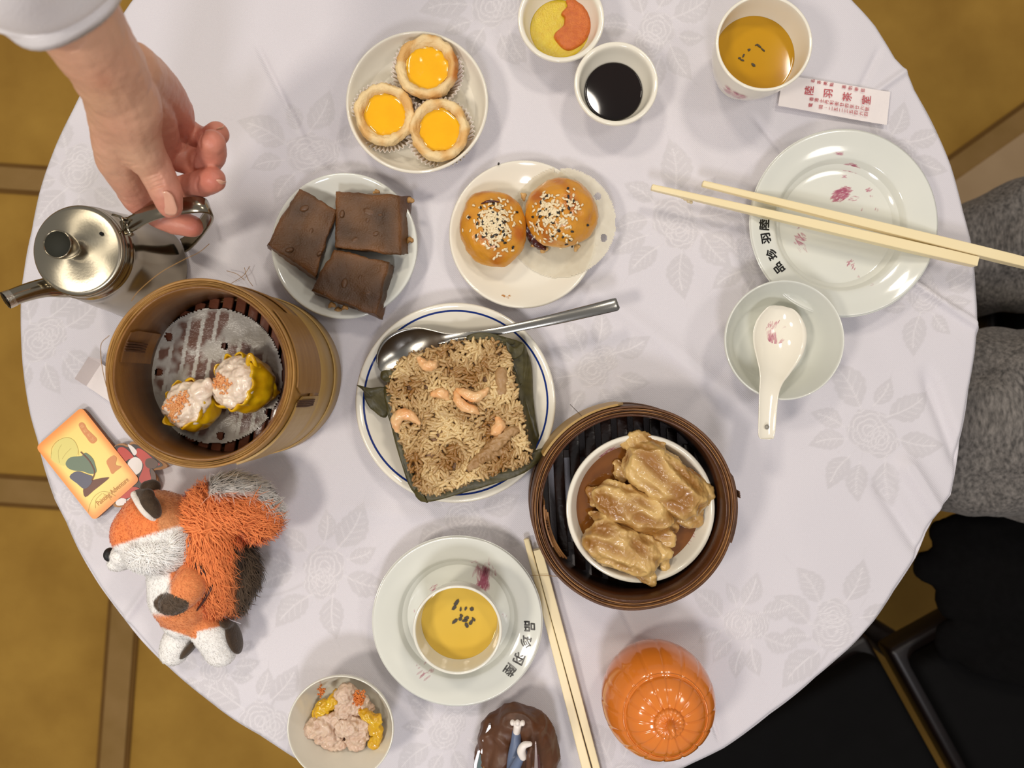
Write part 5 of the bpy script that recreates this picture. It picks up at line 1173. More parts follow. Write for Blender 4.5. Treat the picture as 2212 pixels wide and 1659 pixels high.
hp = P(277, 490, .083); obj('hinge_pin', tube([hp + Vector((.0022, -.0062, 0)), hp - Vector((.0022, -.0062, 0))], [.0016, .0016], 16, 2, 'flat'), M['steel_body'], kt)
for s_ in (-1, 1):
    q = hp + Vector((.0022, -.0062, 0)) * s_ * .8; obj('hinge_collar', tube([q, q + Vector((.0003, -.0010, 0)) * s_], [.0021, .0021], 16, 2, 'flat'), M['steel_body'], kt)
obj('hinge_plate', ribbon([tuple(P(243, 463, .079)), tuple(P(262, 470, .087)), tuple(P(266, 490, .084)), tuple(P(258, 505, .079))], (.0030, .0030), .0012, (.6, .3, .7)), M['steel_body'], kt)

# ------------------------------------------------------------------ hand
M['skin'] = mat('skin', srgb(255, 255, 255), .42, attr=True, col2=(.93, .9, .9), nscale=60, namt=.9, bump=.45, bscale=330, bdist=.0008, sss=.10, spec=.4)
def T(pts, sub=6, seg=18, flat=None): return tube([P(x, y, h) for x, y, h, r in pts], [r for *_, r in pts], seg, sub, 'round', flat)
up = ((0, 0, 1), 1.28)
hand_parts = [
    T([(-60, -270, .290, .0235), (20, -150, .275, .0235), (130, -15, .240, .0215), (183, 72, .218, .0205), (225, 135, .198, .0196), (252, 195, .178, .0180), (268, 245, .160, .0130)], flat=up),
    T([(238, 165, .190, .017), (250, 250, .160, .0155), (253, 345, .126, .0125)]),
    T([(255, 170, .180, .017), (285, 250, .142, .015), (305, 342, .108, .0125)]),
    T([(268, 160, .172, .0165), (325, 245, .122, .0145), (352, 318, .094, .0118)]),
    T([(280, 150, .168, .0165), (335, 190, .130, .0150), (372, 235, .098, .0130), (384, 275, .082, .0112)]),
    T([(250, 165, .190, .015), (272, 225, .168, .0190), (290, 285, .150, .0150), (318, 342, .133, .0118)]),
    T([(290, 285, .148, .0142), (322, 342, .132, .0112), (347, 388, .123, .0102), (360, 418, .118, .0098), (367, 444, .113, .0082)]),
    T([(253, 345, .126, .0125), (276, 388, .108, .0112), (300, 430, .086, .0104), (335, 460, .072, .0094), (372, 477, .067, .0092), (414, 488, .066, .0080)]),
    T([(305, 342, .108, .0118), (330, 385, .094, .0104), (350, 410, .086, .0098), (385, 408, .086, .0090), (425, 400, .093, .0088), (460, 388, .101, .0088)]),
    T([(352, 318, .094, .0110), (380, 335, .086, .0104), (420, 350, .082, .0098), (444, 349, .088, .0098), (456, 330, .102, .0094), (459, 308, .112, .0084)]),
    T([(384, 275, .082, .0108), (405, 288, .076, .0098), (436, 300, .073, .0088), (456, 298, .080, .0084), (469, 288, .089, .0078)]),
]
hm = fuse(hand_parts, .0010, 7)
bumpy(hm, [(.0007, 60), (.00035, 190)], 3)
def groove(me, pts, w, depth):
    co = get_co(me).astype(float); no = get_no(me); x, y = topx(co); pts = [p[:2] for p in catmull([(a, b) for a, b in pts], 6)]
    dist = np.full(len(co), 1e9)
    for (a, b), (c_, d_) in zip(pts[:-1], pts[1:]):
        L2 = (c_ - a) ** 2 + (d_ - b) ** 2 + 1e-9; t = np.clip(((x - a) * (c_ - a) + (y - b) * (d_ - b)) / L2, 0, 1); dist = np.minimum(dist, np.hypot(x - a - t * (c_ - a), y - b - t * (d_ - b)))
    k = depth * np.exp(-(dist / w) ** 2) * (no[:, 2] > .1); co[:, 2] -= k; set_co(me, co)
for pts in [[(352, 268), (372, 252), (393, 230)], [(303, 150), (322, 180), (343, 228), (350, 268)], [(411, 262), (403, 290), (400, 318)], [(398, 318), (380, 335), (372, 362)], [(438, 285), (432, 300), (432, 318)], [(422, 330), (416, 345), (418, 365)],
            [(428, 385), (424, 400), (428, 418)], [(316, 392), (332, 384), (345, 380)], [(320, 400), (336, 392), (350, 389)], [(322, 408), (338, 402), (352, 398)], [(312, 384), (328, 377), (340, 374)], [(250, 330), (262, 345), (285, 350)], [(300, 120), (330, 170), (350, 225)], [(255, 352), (270, 358), (292, 356)], [(383, 268), (366, 288), (358, 310)], [(150, 110), (168, 104), (180, 84)]]:
    groove(hm, pts, 3.0, .0014)
co = get_co(hm); x, y = topx(co); hh_ = co[:, 2] - TZ
red = np.clip(smoothstep(330, 430, x) * smoothstep(150, 300, y) + smoothstep(380, 470, y), 0, 1); nn = np.array([noise.noise(Vector(map(float, p)) * 45) for p in co])
palmred = smoothstep(300, 380, x) * smoothstep(120, 200, y); c0, c1_, c2_ = np.array(srgb(222, 172, 142)), np.array(srgb(216, 144, 122)), np.array(srgb(206, 146, 124))
col = c0 + (c2_ - c0) * palmred[:, None]; col = col + (c1_ - col) * red[:, None]; col = col * (1 + .10 * nn[:, None] * np.array([.3, 1, 1]))
def spot(cx_, cy_, s, cc_, a=1):
    global col
    w = a * np.exp(-((x - cx_) ** 2 + (y - cy_) ** 2) / s ** 2); col = col + (np.array(cc_) - col) * w[:, None]
spot(455, 390, 26, srgb(206, 112, 96), .45); spot(425, 490, 22, srgb(204, 110, 94), .5); spot(458, 300, 20, srgb(210, 124, 104), .4); spot(222, 180, 24, srgb(206, 128, 104), .4); spot(182, 38, 3, srgb(120, 60, 40), .9); spot(215, 215, 40, srgb(220, 170, 130), .4)
set_col(hm, np.clip(col, 0, 1))
person1 = thing('person', 'right hand in a white sleeve reaching down to grip the kettle handle', 'person', P(150, 20, .20))
obj('hand', hm, M['skin'], person1)
M['nail'] = mat('fingernail', srgb(226, 172, 146), .28, col2=srgb(216, 160, 134), nscale=120, coat=.4)
def nail(c_, d, n, L, W, curv=.0016):
    c_, d, n = Vector(c_), Vector(d).normalized(), Vector(n).normalized(); n = (n - d * n.dot(d)).normalized(); s = d.cross(n); V, Fc = [], []; a_, b_ = 12, 10
    for lay in (0, 1):
        for i in range(a_ + 1):
            for j in range(b_ + 1):
                u, v = -1 + 2 * i / a_, -1 + 2 * j / b_; uu = u; vv = v * math.sqrt(max(.12, 1 - .72 * max(0, abs(uu) - .35) ** 2 / .42))
                V.append(tuple(c_ + d * uu * L / 2 + s * vv * W / 2 - n * (curv * vv * vv + .0007 * max(0, uu) ** 2 + lay * .0006)))
    m = (a_ + 1) * (b_ + 1)
    for i in range(a_):
        for j in range(b_): k = i * (b_ + 1) + j; f = (k, k + 1, k + b_ + 2, k + b_ + 1); Fc.append(f); Fc.append(tuple(z + m for z in reversed(f)))
    rim = [i * (b_ + 1) for i in range(a_)] + [a_ * (b_ + 1) + j for j in range(b_)] + [i * (b_ + 1) + b_ for i in range(a_, 0, -1)] + [j for j in range(b_, 0, -1)]
    for k in range(len(rim)): p, q = rim[k], rim[(k + 1) % len(rim)]; Fc.append((p, q, q + m, p + m))
    return mk((V, Fc))
td = P(367, 448, .112) - P(350, 395, .122)
obj('fingernail', nail(P(358, 440, .1238), td, (-.14, -.10, 1), .0165, .0112), M['nail'], person1, label='broad pale thumbnail')
obj('fingernail', nail(P(479, 284, .0925), (.55, .35, .7), (.9, -.4, .25), .0075, .0070), M['nail'], person1)
obj('fingernail', nail(P(472, 312, .114), (.1, .55, .8), (.95, -.1, .35), .0085, .0078), M['nail'], person1)
obj('fingernail', nail(P(475, 400, .1035), (.8, .3, .4), (.45, -.85, .2), .0080, .0078), M['nail'], person1)
# sleeve
M['white_cloth'] = mat('white_sleeve', srgb(246, 242, 242), .8, col2=srgb(238, 234, 236), nscale=30, bump=.3, bscale=700, sheen=.2)
A0, A1 = P(132, 25, .228), P(-110, -60, .29); d = (A1 - A0).normalized(); axd = (P(185, 75, .218) - P(40, -110, .27)).normalized()
V, Fc = [], []; K = 48; m_ring = 0
mids = catmull([tuple(P(157, 21, .226)) + (.0262,), tuple(P(128, -15, .236)) + (.0330,), tuple(P(80, -75, .250)) + (.0365,), tuple(P(-30, -210, .285)) + (.042,), tuple(P(-140, -380, .315)) + (.046,)], 8)
for lay in (0, 1):
    for i, q in enumerate(mids):
        a, b = mids[max(0, i - 1)], mids[min(len(mids) - 1, i + 1)]; t = Vector((b[0] - a[0], b[1] - a[1], b[2] - a[2])).normalized() if i else Vector((-.62, .78, .25)).normalized()
        if i < 8: t = t.lerp(Vector((-.60, .76, .25)), 1 - i / 8).normalized()
        n = Vector((0, 0, 1)); n = (n - t * n.dot(t)).normalized(); s = t.cross(n)
        for k in range(K):
            an = 2 * PI * k / K; r = q[3] * (1 + .03 * math.sin(3 * an + i * .25) + .02 * math.sin(5 * an - i * .4)) - lay * .0016
            V.append(tuple(Vector(q[:3]) + (n * math.cos(an) * 1.0 + s * math.sin(an)) * r))
mm_ = len(mids) * K
for i in range(len(mids) - 1):
    for k in range(K): k2 = (k + 1) % K; f = (i * K + k, i * K + k2, (i + 1) * K + k2, (i + 1) * K + k); Fc.append(f); Fc.append(tuple(z + mm_ for z in reversed(f)))
for k in range(K): k2 = (k + 1) % K; Fc.append((k, k2, k2 + mm_, k + mm_))
obj('sleeve', mk((V, Fc)), M['white_cloth'], person1, label='white long sleeve')

# ------------------------------------------------------------------ fox plush
M['plush'] = mat('short_plush', srgb(255, 255, 255), .9, attr=True, bump=.6, bscale=900, bdist=.0012, sheen=.35)
M['fur'] = mat('long_fur', srgb(255, 255, 255), .8, attr=True, sheen=.2)
M['plush_dark'] = mat('dark_brown_plush', srgb(74, 56, 38), .9, col2=srgb(56, 42, 28), nscale=300, bump=.6, bscale=900, sheen=.3)
M['noseb'] = mat('black_nose', srgb(14, 13, 14), .55, col2=srgb(22, 20, 20), nscale=300)
M['strap'] = mat('dark_red_strap', srgb(70, 30, 22), .6, col2=srgb(56, 22, 16), nscale=200)
OR, LO, WH, DK = [np.array(srgb(*c)) for c in ((244, 140, 76), (226, 154, 100), (250, 247, 242), (84, 66, 48))]
fx = thing('fox_plush', 'orange and white fox plush toy lying on its side', 'toy', P(390, 1230, 0))
def B(px, py, h, rx, ry, rz, ang=0): s = S(h); return ball(P(px, py, h), (rx / s, ry / s, rz), R=RZ(math.radians(ang)))
body_parts = [T([(378, 1238, .038, .020), (393, 1285, .034, .0235), (402, 1325, .028, .019)]), T([(402, 1325, .026, .014), (434, 1346, .027, .0130), (460, 1372, .024, .0138), (477, 1404, .020, .0125)]),
              T([(402, 1330, .020, .012), (399, 1356, .019, .0105), (385, 1384, .018, .0120), (376, 1406, .017, .0110)]), T([(414, 1235, .052, .010), (408, 1265, .058, .0125), (388, 1290, .056, .0108), (372, 1302, .055, .0090)])]
bm_ = fuse(body_parts, .0011, 4); co = get_co(bm_); x, y = topx(co)
col = np.tile(OR, (len(co), 1)) * .6 + .4 * LO
w = smoothstep(372, 362, x) * smoothstep(1335, 1320, y); col += (WH - col) * w[:, None]
w = smoothstep(1358, 1364, y + (x - 440) * .25) * (x > 424) + smoothstep(1366, 1371, y - (x - 390) * .35) * (x <= 424); col += (WH - col) * np.clip(w, 0, 1)[:, None]
w = smoothstep(1.0, .85, ((x - 370) / 40) ** 2 + ((y - 1304) / 26) ** 2) * (co[:, 2] - TZ > .046) * (y - (x - 372) * .45 > 1284); col += (DK - col) * w[:, None]
set_col(bm_, col); body_o = obj('body', bm_, M['plush'], fx)
obj('sole', fuse([B(506, 1376, .022, 9, 38, .012, 20), B(490, 1342, .026, 9, 16, .010, 35)], .001, 3), M['plush_dark'], fx)
obj('sole', fuse([B(410, 1400, .024, 9, 30, .008, -40)], .001, 3), M['plush_dark'], fx)
hd_ = fuse([B(352, 1130, .044, 88, 66, .0275, -25), B(300, 1140, .044, 48, 62, .024, -20), B(278, 1196, .042, 36, 28, .015, 0), B(262, 1212, .040, 24, 20, .013, 0), B(345, 1182, .046, 76, 52, .024, 10)], .0012, 5)
co = get_co(hd_); x, y = topx(co)
col = np.tile(LO, (len(co), 1)); w = smoothstep(345, 335, x - (y - 1120) * .1); col += (OR - col) * w[:, None]
edge_ = 1150 + (330 - x) * .34; w = smoothstep(-4, 4, y - np.where(x < 330, 1152 + (330 - x) * .33, 1152 - (x - 330) * .28)); col += (WH - col) * w[:, None]
set_col(hd_, col); head_o = obj('head', hd_, M['plush'], fx)
obj('nose', B(237, 1198, .049, 11, 15, .0055, 8), M['noseb'], fx)
obj('eye', B(256, 1166, .052, 3.5, 9, .0025, 12), mat('brown_eye', srgb(40, 26, 16), .2), fx)
obj('forehead_seam', tube([P(249, 1158, .040), P(250, 1135, .046), P(262, 1105, .050), P(285, 1080, .052)], [.0010, .0013, .0013, .0008], 8), M['plush_dark'], fx)
er_ = fuse([T([(305, 1076, .066, .0050), (322, 1088, .070, .0062), (334, 1106, .068, .0050), (338, 1116, .064, .0026)]), T([(300, 1068, .066, .004), (318, 1070, .070, .005)])], .0009, 3); obj('ear', er_, M['plush_dark'], fx)
obj('ear_trim', fuse([T([(290, 1068, .0690, .0026), (302, 1090, .0735, .0026), (318, 1110, .0725, .0026), (336, 1124, .067, .0018)])], .0008, 2), mat('white_plush', srgb(240, 232, 222), .9, col2=srgb(230, 222, 212), nscale=300, bump=.5, bscale=900), fx)
er_ = fuse([T([(318, 1052, .030, .005), (332, 1050, .030, .005), (328, 1066, .034, .005)])], .0009, 2); obj('ear', er_, M['plush_dark'], fx)
obj('strap', ribbon([tuple(P(*p)) for p in ((416, 1198, .055), (424, 1218, .060), (436, 1238, .060), (446, 1250, .056), (455, 1256, .050))], (.0040, .0075), .001, (.8, .45, .2)), M['strap'], fx)
obj('strap', ribbon([tuple(P(*p)) for p in ((458, 1254, .052), (452, 1275, .056), (440, 1298, .054), (424, 1320, .047))], (.0070, .0015), .001, (.85, .45, .1)), M['strap'], fx)
obj('tag', tube([P(460, 1290, .046), P(470, 1315, .036), P(490, 1335, .028), P(520, 1347, .024)], [.0005, .0006, .0005, .0003], 6, 6), mat('clear_thread', srgb(220, 214, 220), .2, alpha=.6), fx)
tail = fuse([T([(470, 1282, .030, .013), (462, 1240, .036, .018), (456, 1190, .040, .019), (452, 1130, .040, .020), (480, 1092, .040, .020), (525, 1090, .038, .020), (556, 1112, .034, .017)]), T([(505, 1285, .018, .012), (515, 1240, .022, .015), (508, 1200, .024, .014)])], .0014, 5)
def furry(me, n, L, W, colfn, flow, name, parent, mt, seed, lay=.45, root=None):
    r = np.random.default_rng(seed); p, q = sample(me, n, r); k = q[:, 2] > -.35; p, q = p[k], q[k]; n = len(p)
    if root is not None: p = p + np.array(root)
    cols = colfn(p); fl = flow(p); fl = fl + r.normal(0, .35, (n, 3)); fl -= q * np.sum(fl * q, 1)[:, None]; fl /= np.linalg.norm(fl, axis=1)[:, None] + 1e-9
    ln = L * r.uniform(.6, 1.3, n); d1 = q * (1 - lay) + fl * lay; d1 /= np.linalg.norm(d1, axis=1)[:, None]; side = np.cross(d1, q + r.normal(0, .3, (n, 3))); side /= np.linalg.norm(side, axis=1)[:, None] + 1e-9; w = W * r.uniform(.7, 1.3, n)
    mid = p + d1 * (ln * .5)[:, None] + q * (ln * .05)[:, None]; tip = p + d1 * ln[:, None] + fl * (ln * .3)[:, None]
    V = np.stack([p - side * w[:, None] / 2, p + side * w[:, None] / 2, mid + side * w[:, None] * .4, mid - side * w[:, None] * .4, tip], 1).reshape(-1, 3); b = np.arange(n) * 5
    Fc = [(int(i), int(i) + 1, int(i) + 2, int(i) + 3) for i in b] + [(int(i) + 3, int(i) + 2, int(i) + 4) for i in b]
    m_ = tomesh(name, V, Fc); set_col(m_, np.clip(np.repeat(cols * r.uniform(.85, 1.08, n)[:, None], 5, 0), 0, .97)); o = obj(name, m_, mt, parent, kind='stuff'); nn_ = np.repeat(q, 5, 0); m_.normals_split_custom_set_from_vertices([tuple(map(float, v)) for v in nn_]); return o
def tailcol(p):
    x, y = topx(p); h = p[:, 2] - TZ; c = np.tile(OR, (len(p), 1)) * 1.02
    w = smoothstep(0, 14, (x - 492) - np.maximum(0, 1180 - y) * 3 - np.maximum(0, (y - 1180)) * .05) * smoothstep(1150, 1175, y) * (h < .046); c += (DK - c) * w[:, None]
    w = smoothstep(-4, 8, (x - 520) * .75 - (y - 1062) * .95 - 8) * smoothstep(1150, 1120, y); c += (WH - c) * w[:, None]
    w = smoothstep(1074, 1062, y) * (x > 450); c += (WH - c) * w[:, None]; return c
def tailflow(p):
    x, y = topx(p); f = np.zeros((len(p), 3)); up_ = y < 1150
    f[:, 0] = np.where(up_, .7, .25); f[:, 1] = np.where(up_, -.35, -.9); l = (x < 450) & up_; f[l, 0] = -.6; f[l, 1] = .3; r_ = (x > 540) & up_; f[r_, 0] = .7; f[r_, 1] = -.2; return f
set_col(tail, tailcol(get_co(tail).astype(float)) * .8); tm = tail.copy()
furry(tm, 11000, .0085, .0011, tailcol, tailflow, 'tail_fur', fx, M['fur'], 1, lay=.62)
obj('tail', tail, M['plush'], fx)
ck = fuse([B(350, 1186, .050, 72, 50, .022, 8), B(395, 1165, .050, 24, 34, .018, 0)], .0014, 4)
furry(ck, 9000, .0050, .0007, lambda p: np.tile(WH * 1.03, (len(p), 1)), lambda p: np.tile(np.array([.5, .1, 0]), (len(p), 1)) + np.stack([(topx(p)[0] - 345) / 60, -(topx(p)[1] - 1190) / 50, np.zeros(len(p))], 1), 'cheek_fur', fx, M['fur'], 2, lay=.75)
set_col(ck, np.tile(WH, (len(ck.vertices), 1))); obj('cheek', ck, M['plush'], fx)
def nearcol(me):
    cols = np.empty(len(me.vertices) * 4, np.float32); me.attributes['Col'].data.foreach_get('color', cols); cols = cols.reshape(-1, 4)[:, :3]; co_ = get_co(me)
    from mathutils.kdtree import KDTree
    kd = KDTree(len(co_)); [kd.insert(Vector(map(float, v)), i) for i, v in enumerate(co_)]; kd.balance(); return lambda p: cols[[kd.find(Vector(map(float, q)))[1] for q in p]]
for o_, nm, n_, sd in ((body_o, 'body_pile', 9000, 3), (head_o, 'head_pile', 8000, 4)):
    L0 = np.array(fx.location); f0 = nearcol(o_.data)
    furry(o_.data, n_, .0017, .00045, lambda p: f0(p - L0), lambda p: np.tile(np.array([.3, -.5, 0]), (len(p), 1)), nm, fx, M['fur'], sd, root=L0, lay=.7)

# ------------------------------------------------------------------ card and wooden charm
cd = thing('picture_card', 'orange and yellow picture card lying above the fox', 'card', P(190, 1000, 0))
def rrect(pts, r, n=6):
    out = []; pts = [Vector(p) for p in pts]; m = len(pts)
    for i in range(m):
        a, b, c_ = pts[i - 1], pts[i], pts[(i + 1) % m]; u, v = (a - b).normalized(), (c_ - b).normalized()
        for k in range(n + 1): t = k / n; out.append(b + u * r * (1 - t) ** 2 + v * r * t ** 2)
    return out
chh = .0042; corners = [P(176, 879, chh), P(302, 1037, chh), P(203, 1125, chh), P(77, 966, chh)]
rc_ = rrect(corners, .0042)
M['card_edge'] = mat('card_edge', srgb(120, 72, 40), .6)
obj('card_board', slab([(p.x, p.y) for p in rc_], TZ + .0004, TZ + chh - .0001), M['card_edge'], cd, smooth=False)
cn = sum(rc_, Vector()) / len(rc_); V, Fc, cols = [], [], []; n = len(rc_); rings = [1, .96, .9, .82, .72, .6, .45, .3, .15]
co_o, co_y = np.array(srgb(244, 152, 74)), np.array(srgb(250, 224, 130))
for s in rings:
    for p in rc_: w = cn + (p - cn) * s; V.append((w.x, w.y, TZ + chh)); cols.append(co_o + (co_y - co_o) * float(smoothstep(0, .32, 1 - s)))
V.append((cn.x, cn.y, TZ + chh)); cols.append(co_y)
for k in range(len(rings) - 1):
    for i in range(n): j = (i + 1) % n; Fc.append((k * n + i, k * n + j, (k + 1) * n + j, (k + 1) * n + i))
for i in range(n): Fc.append(((len(rings) - 1) * n + i, (len(rings) - 1) * n + (i + 1) % n, len(V) - 1))
Fc = [tuple(reversed(f)) for f in Fc]; m_ = tomesh('face', V, Fc); set_col(m_, np.array(cols)); obj('card_face', m_, mat('card_print', (1, 1, 1), .38, attr=True), cd, smooth=False)
def flatpx(pts, h, mt, name, parent, sub=3, th_=.00008):
    q = [Vector(v) for v in catclosed([tuple(P(x, y, h)) for x, y in pts], sub)] if sub else [P(x, y, h) for x, y in pts]
    return obj(name, slab([(p.x, p.y) for p in q], TZ + h - .0001, TZ + h + th_), mt, parent, smooth=False)
def linepx(pts, h, w, mt, name, parent):
    pp = [Vector(p) for p in catmull([tuple(P(x, y, h)) for x, y in pts], 4)]; V, Fc = [], []
    for i, p in enumerate(pp):
        t = pp[min(len(pp) - 1, i + 1)] - pp[max(0, i - 1)]; s = Vector((-t.y, t.x, 0)).normalized() * w / 2; V += [tuple(p - s), tuple(p + s)]
    for i in range(len(pp) - 1): Fc.append((2 * i, 2 * i + 2, 2 * i + 3, 2 * i + 1))
    return obj(name, (V, Fc), mt, parent, smooth=False)
MC = {k: mat('print_' + k, srgb(*v), .45) for k, v in dict(tree=(226, 214, 128), line=(182, 164, 88), green=(112, 128, 108), slate=(98, 98, 112), earth=(112, 74, 60), seal=(218, 146, 90), sealtxt=(246, 190, 130), text=(190, 134, 76), hill=(232, 208, 120)).items()}
hz = chh + .0001
flatpx([(112, 978), (120, 958), (140, 946), (158, 950), (168, 968), (166, 984), (150, 996), (138, 1006), (120, 1000), (110, 990)], hz, MC['tree'], 'printed_tree', cd)
linepx([(110, 990), (112, 968), (125, 952), (145, 945), (160, 952), (168, 968), (170, 984)], hz + .0001, .0003, MC['line'], 'printed_line', cd)
linepx([(128, 1000), (126, 975), (133, 960)], hz + .0001, .0003, MC['line'], 'printed_line', cd); linepx([(134, 992), (142, 980), (154, 968)], hz + .0001, .0003, MC['line'], 'printed_line', cd)
flatpx([(142, 1000), (152, 988), (176, 985), (185, 978), (200, 990), (206, 1006), (208, 1020), (196, 1024), (178, 1018), (158, 1016), (146, 1010)], hz + .00018, MC['green'], 'printed_bush', cd)
flatpx([(184, 1074), (180, 1054), (194, 1040), (212, 1034), (224, 1032), (236, 1032), (220, 1046), (202, 1060)], hz + .0001, MC['earth'], 'printed_slope', cd)
flatpx([(150, 1030), (166, 1018), (186, 1024), (200, 1030), (196, 1046), (182, 1056), (166, 1044)], hz + .0003, MC['slate'], 'printed_rock', cd)
linepx([(174, 976), (190, 992), (200, 1008), (204, 1022), (198, 1038)], hz + .0005, .0009, MC['earth'], 'printed_branch', cd)
flatpx([(230, 996), (244, 984), (252, 990), (250, 1004), (262, 1008), (250, 1018), (242, 1024), (236, 1012)], hz + .0001, MC['seal'], 'printed_bush', cd)
flatpx([(170, 918), (176, 912), (183, 916), (188, 926), (196, 934), (208, 946), (209, 952), (202, 958), (194, 955), (186, 944), (178, 934)], hz, MC['seal'], 'printed_seal', cd)
for ch, a, b in (('猫', 177, 921), ('和', 184, 931), ('老', 192, 940), ('鼠', 200, 949)): text_at(ch, a, b, hz + .0002, 8.5, math.radians(38), MC['sealtxt'], cd)
text_at('Painting Adventure', 243, 1062, hz + .0002, 16, math.radians(39.5), MC['text'], cd, name='printed_text', sx=.70)
linepx([(190, 1108), (194, 1090), (204, 1072), (220, 1062), (236, 1064), (250, 1072)], hz + .0001, .0003, MC['line'], 'printed_line', cd); linepx([(206, 1098), (207, 1080), (220, 1066)], hz + .0001, .0003, MC['line'], 'printed_line', cd)
linepx([(222, 1066), (232, 1072), (240, 1080)], hz + .0001, .0003, MC['line'], 'printed_line', cd)

wc = thing('wooden_charm', 'painted red wooden charm half hidden under the picture card', 'keychain', P(300, 1020, 0))
M['ply'] = mat('plywood', srgb(186, 140, 96), .6, col2=srgb(160, 112, 70), nscale=80)
OUT = [(244, 968), (262, 958), (276, 962), (284, 954), (298, 958), (318, 972), (340, 990), (362, 1006), (350, 1014), (330, 1018), (340, 1034), (340, 1052), (330, 1068), (312, 1078), (296, 1086), (276, 1094), (256, 1096), (244, 1090), (250, 1060), (240, 1010)]
hc = .0032
flat_ = [Vector(v) for v in catclosed([tuple(P(x, y, hc)) for x, y in OUT], 3)]; obj('board', slab([(p.x, p.y) for p in flat_], TZ + .0003, TZ + hc), M['ply'], wc, smooth=False)
PC = {k: mat('charm_' + k, srgb(*v), .4) for k, v in dict(red=(196, 62, 50), white=(238, 230, 224), brown=(92, 62, 48), ink=(50, 38, 40)).items()}
flatpx([(246, 968), (262, 962), (276, 966), (284, 960), (298, 962), (318, 976), (338, 992), (352, 1006), (330, 1014), (334, 1034), (334, 1050), (324, 1064), (306, 1074), (284, 1086), (262, 1090), (248, 1086), (252, 1060), (244, 1010)], hc + .0002, PC['ink'], 'printed_outline', wc)
flatpx([(254, 970), (266, 966), (280, 976), (290, 990), (278, 992), (266, 1000), (256, 988)], hc + .0004, PC['red'], 'printed_patch', wc)
flatpx([(292, 980), (298, 968), (314, 976), (332, 992), (346, 1004), (324, 1010), (326, 1030), (328, 1044), (312, 1048), (300, 1036), (306, 1020), (310, 1004), (302, 992)], hc + .0004, PC['red'], 'printed_patch', wc)
flatpx([(276, 960), (286, 964), (296, 976), (290, 984), (282, 972)], hc + .0005, PC['white'], 'printed_patch', wc)
flatpx([(276, 1000), (288, 988), (300, 990), (308, 1002), (304, 1018), (292, 1026), (280, 1018)], hc + .0006, PC['white'], 'printed_patch', wc)
flatpx([(316, 992), (330, 990), (342, 1000), (336, 1010), (322, 1012), (314, 1004)], hc + .0006, PC['brown'], 'printed_patch', wc)
flatpx([(326, 1012), (336, 1024), (336, 1046), (326, 1062), (316, 1058), (326, 1040)], hc + .0006, PC['brown'], 'printed_patch', wc)
flatpx([(262, 1062), (286, 1052), (302, 1056), (296, 1068), (276, 1076), (262, 1080)], hc + .0006, PC['red'], 'printed_patch', wc)
for pts in ([(250, 1084), (262, 1076), (274, 1080), (268, 1090), (254, 1092)], [(272, 1082), (284, 1074), (292, 1078), (284, 1088)]): flatpx(pts, hc + .0008, PC['white'], 'printed_patch', wc)

# ------------------------------------------------------------------ figurine at the bottom edge
fg = thing('figurine', 'brown sculpted figurine base with a blue grey limb, cut by the bottom edge', 'figurine', P(1110, 1640, 0))
M['brownp'] = mat('brown_painted_plastic', srgb(104, 66, 40), .45, col2=srgb(74, 44, 26), nscale=60, bump=.3, bscale=200, stretch=(1, .3, 1))
m_ = fuse([T([(1075, 1580, .020, .013), (1110, 1562, .026, .014), (1148, 1576, .026, .014), (1166, 1604, .020, .013), (1172, 1640, .016, .013), (1170, 1690, .014, .015)]), T([(1070, 1590, .022, .012), (1060, 1640, .016, .012), (1062, 1700, .014, .014)]),
           B(1112, 1640, .016, 60, 62, .016, 0), B(1115, 1740, .012, 76, 70, .012, 0), T([(1085, 1595, .030, .008), (1084, 1635, .026, .010), (1090, 1680, .022, .010)]), T([(1145, 1590, .028, .011), (1150, 1630, .022, .010)])], .0012, 3)
bumpy(m_, [(.0016, 60)], 4, True); bumpy(m_, [(.0005, 220)], 5); obj('sculpted_base', m_, M['brownp'], fg)
M['bluegrey'] = mat('blue_grey_plastic', srgb(100, 114, 142), .42, col2=srgb(94, 108, 136), nscale=30); M['whitep'] = mat('white_plastic', srgb(238, 230, 222), .4, col2=srgb(234, 226, 218), nscale=30)
obj('limb', fuse([T([(1116, 1580, .040, .0034), (1114, 1605, .041, .0040), (1110, 1640, .040, .0050), (1108, 1700, .038, .006)]), T([(1108, 1668, .046, .0042), (1122, 1640, .050, .0034), (1132, 1628, .052, .0028)])], .0007, 3), M['bluegrey'], fg)
obj('paw', fuse([B(1107, 1561, .044, 5.5, 6.5, .0024), B(1118, 1561, .045, 5.5, 6.5, .0024), B(1129, 1562, .044, 5.5, 6.5, .0024), T([(1118, 1568, .043, .0030), (1116, 1582, .041, .0028)])], .0005, 1), M['whitep'], fg)
obj('paw', fuse([T([(1130, 1634, .053, .0030), (1126, 1622, .055, .0032), (1132, 1610, .057, .0026), (1145, 1607, .057, .0018)])], .0006, 2), M['whitep'], fg)
obj('post', tube([P(1141, 1700, .040), P(1143, 1640, .056), P(1148, 1616, .056)], [.0022, .0022, .0016], 10), M['brownp'], fg)
obj('blade', ribbon([tuple(P(1158, 1690, .050)), tuple(P(1158, 1640, .056)), tuple(P(1157, 1602, .058))], (.0036, .0008), .0010, (1, 0, 0)), mat('silver_plastic', srgb(176, 160, 158), .3, metal=.5), fg)
obj('blade', ribbon([tuple(P(1164, 1700, .046)), tuple(P(1163, 1650, .050)), tuple(P(1160, 1630, .052))], (.0030, .0024), .0010, (1, 0, 0)), mat('maroon_plastic', srgb(96, 52, 48), .4), fg)
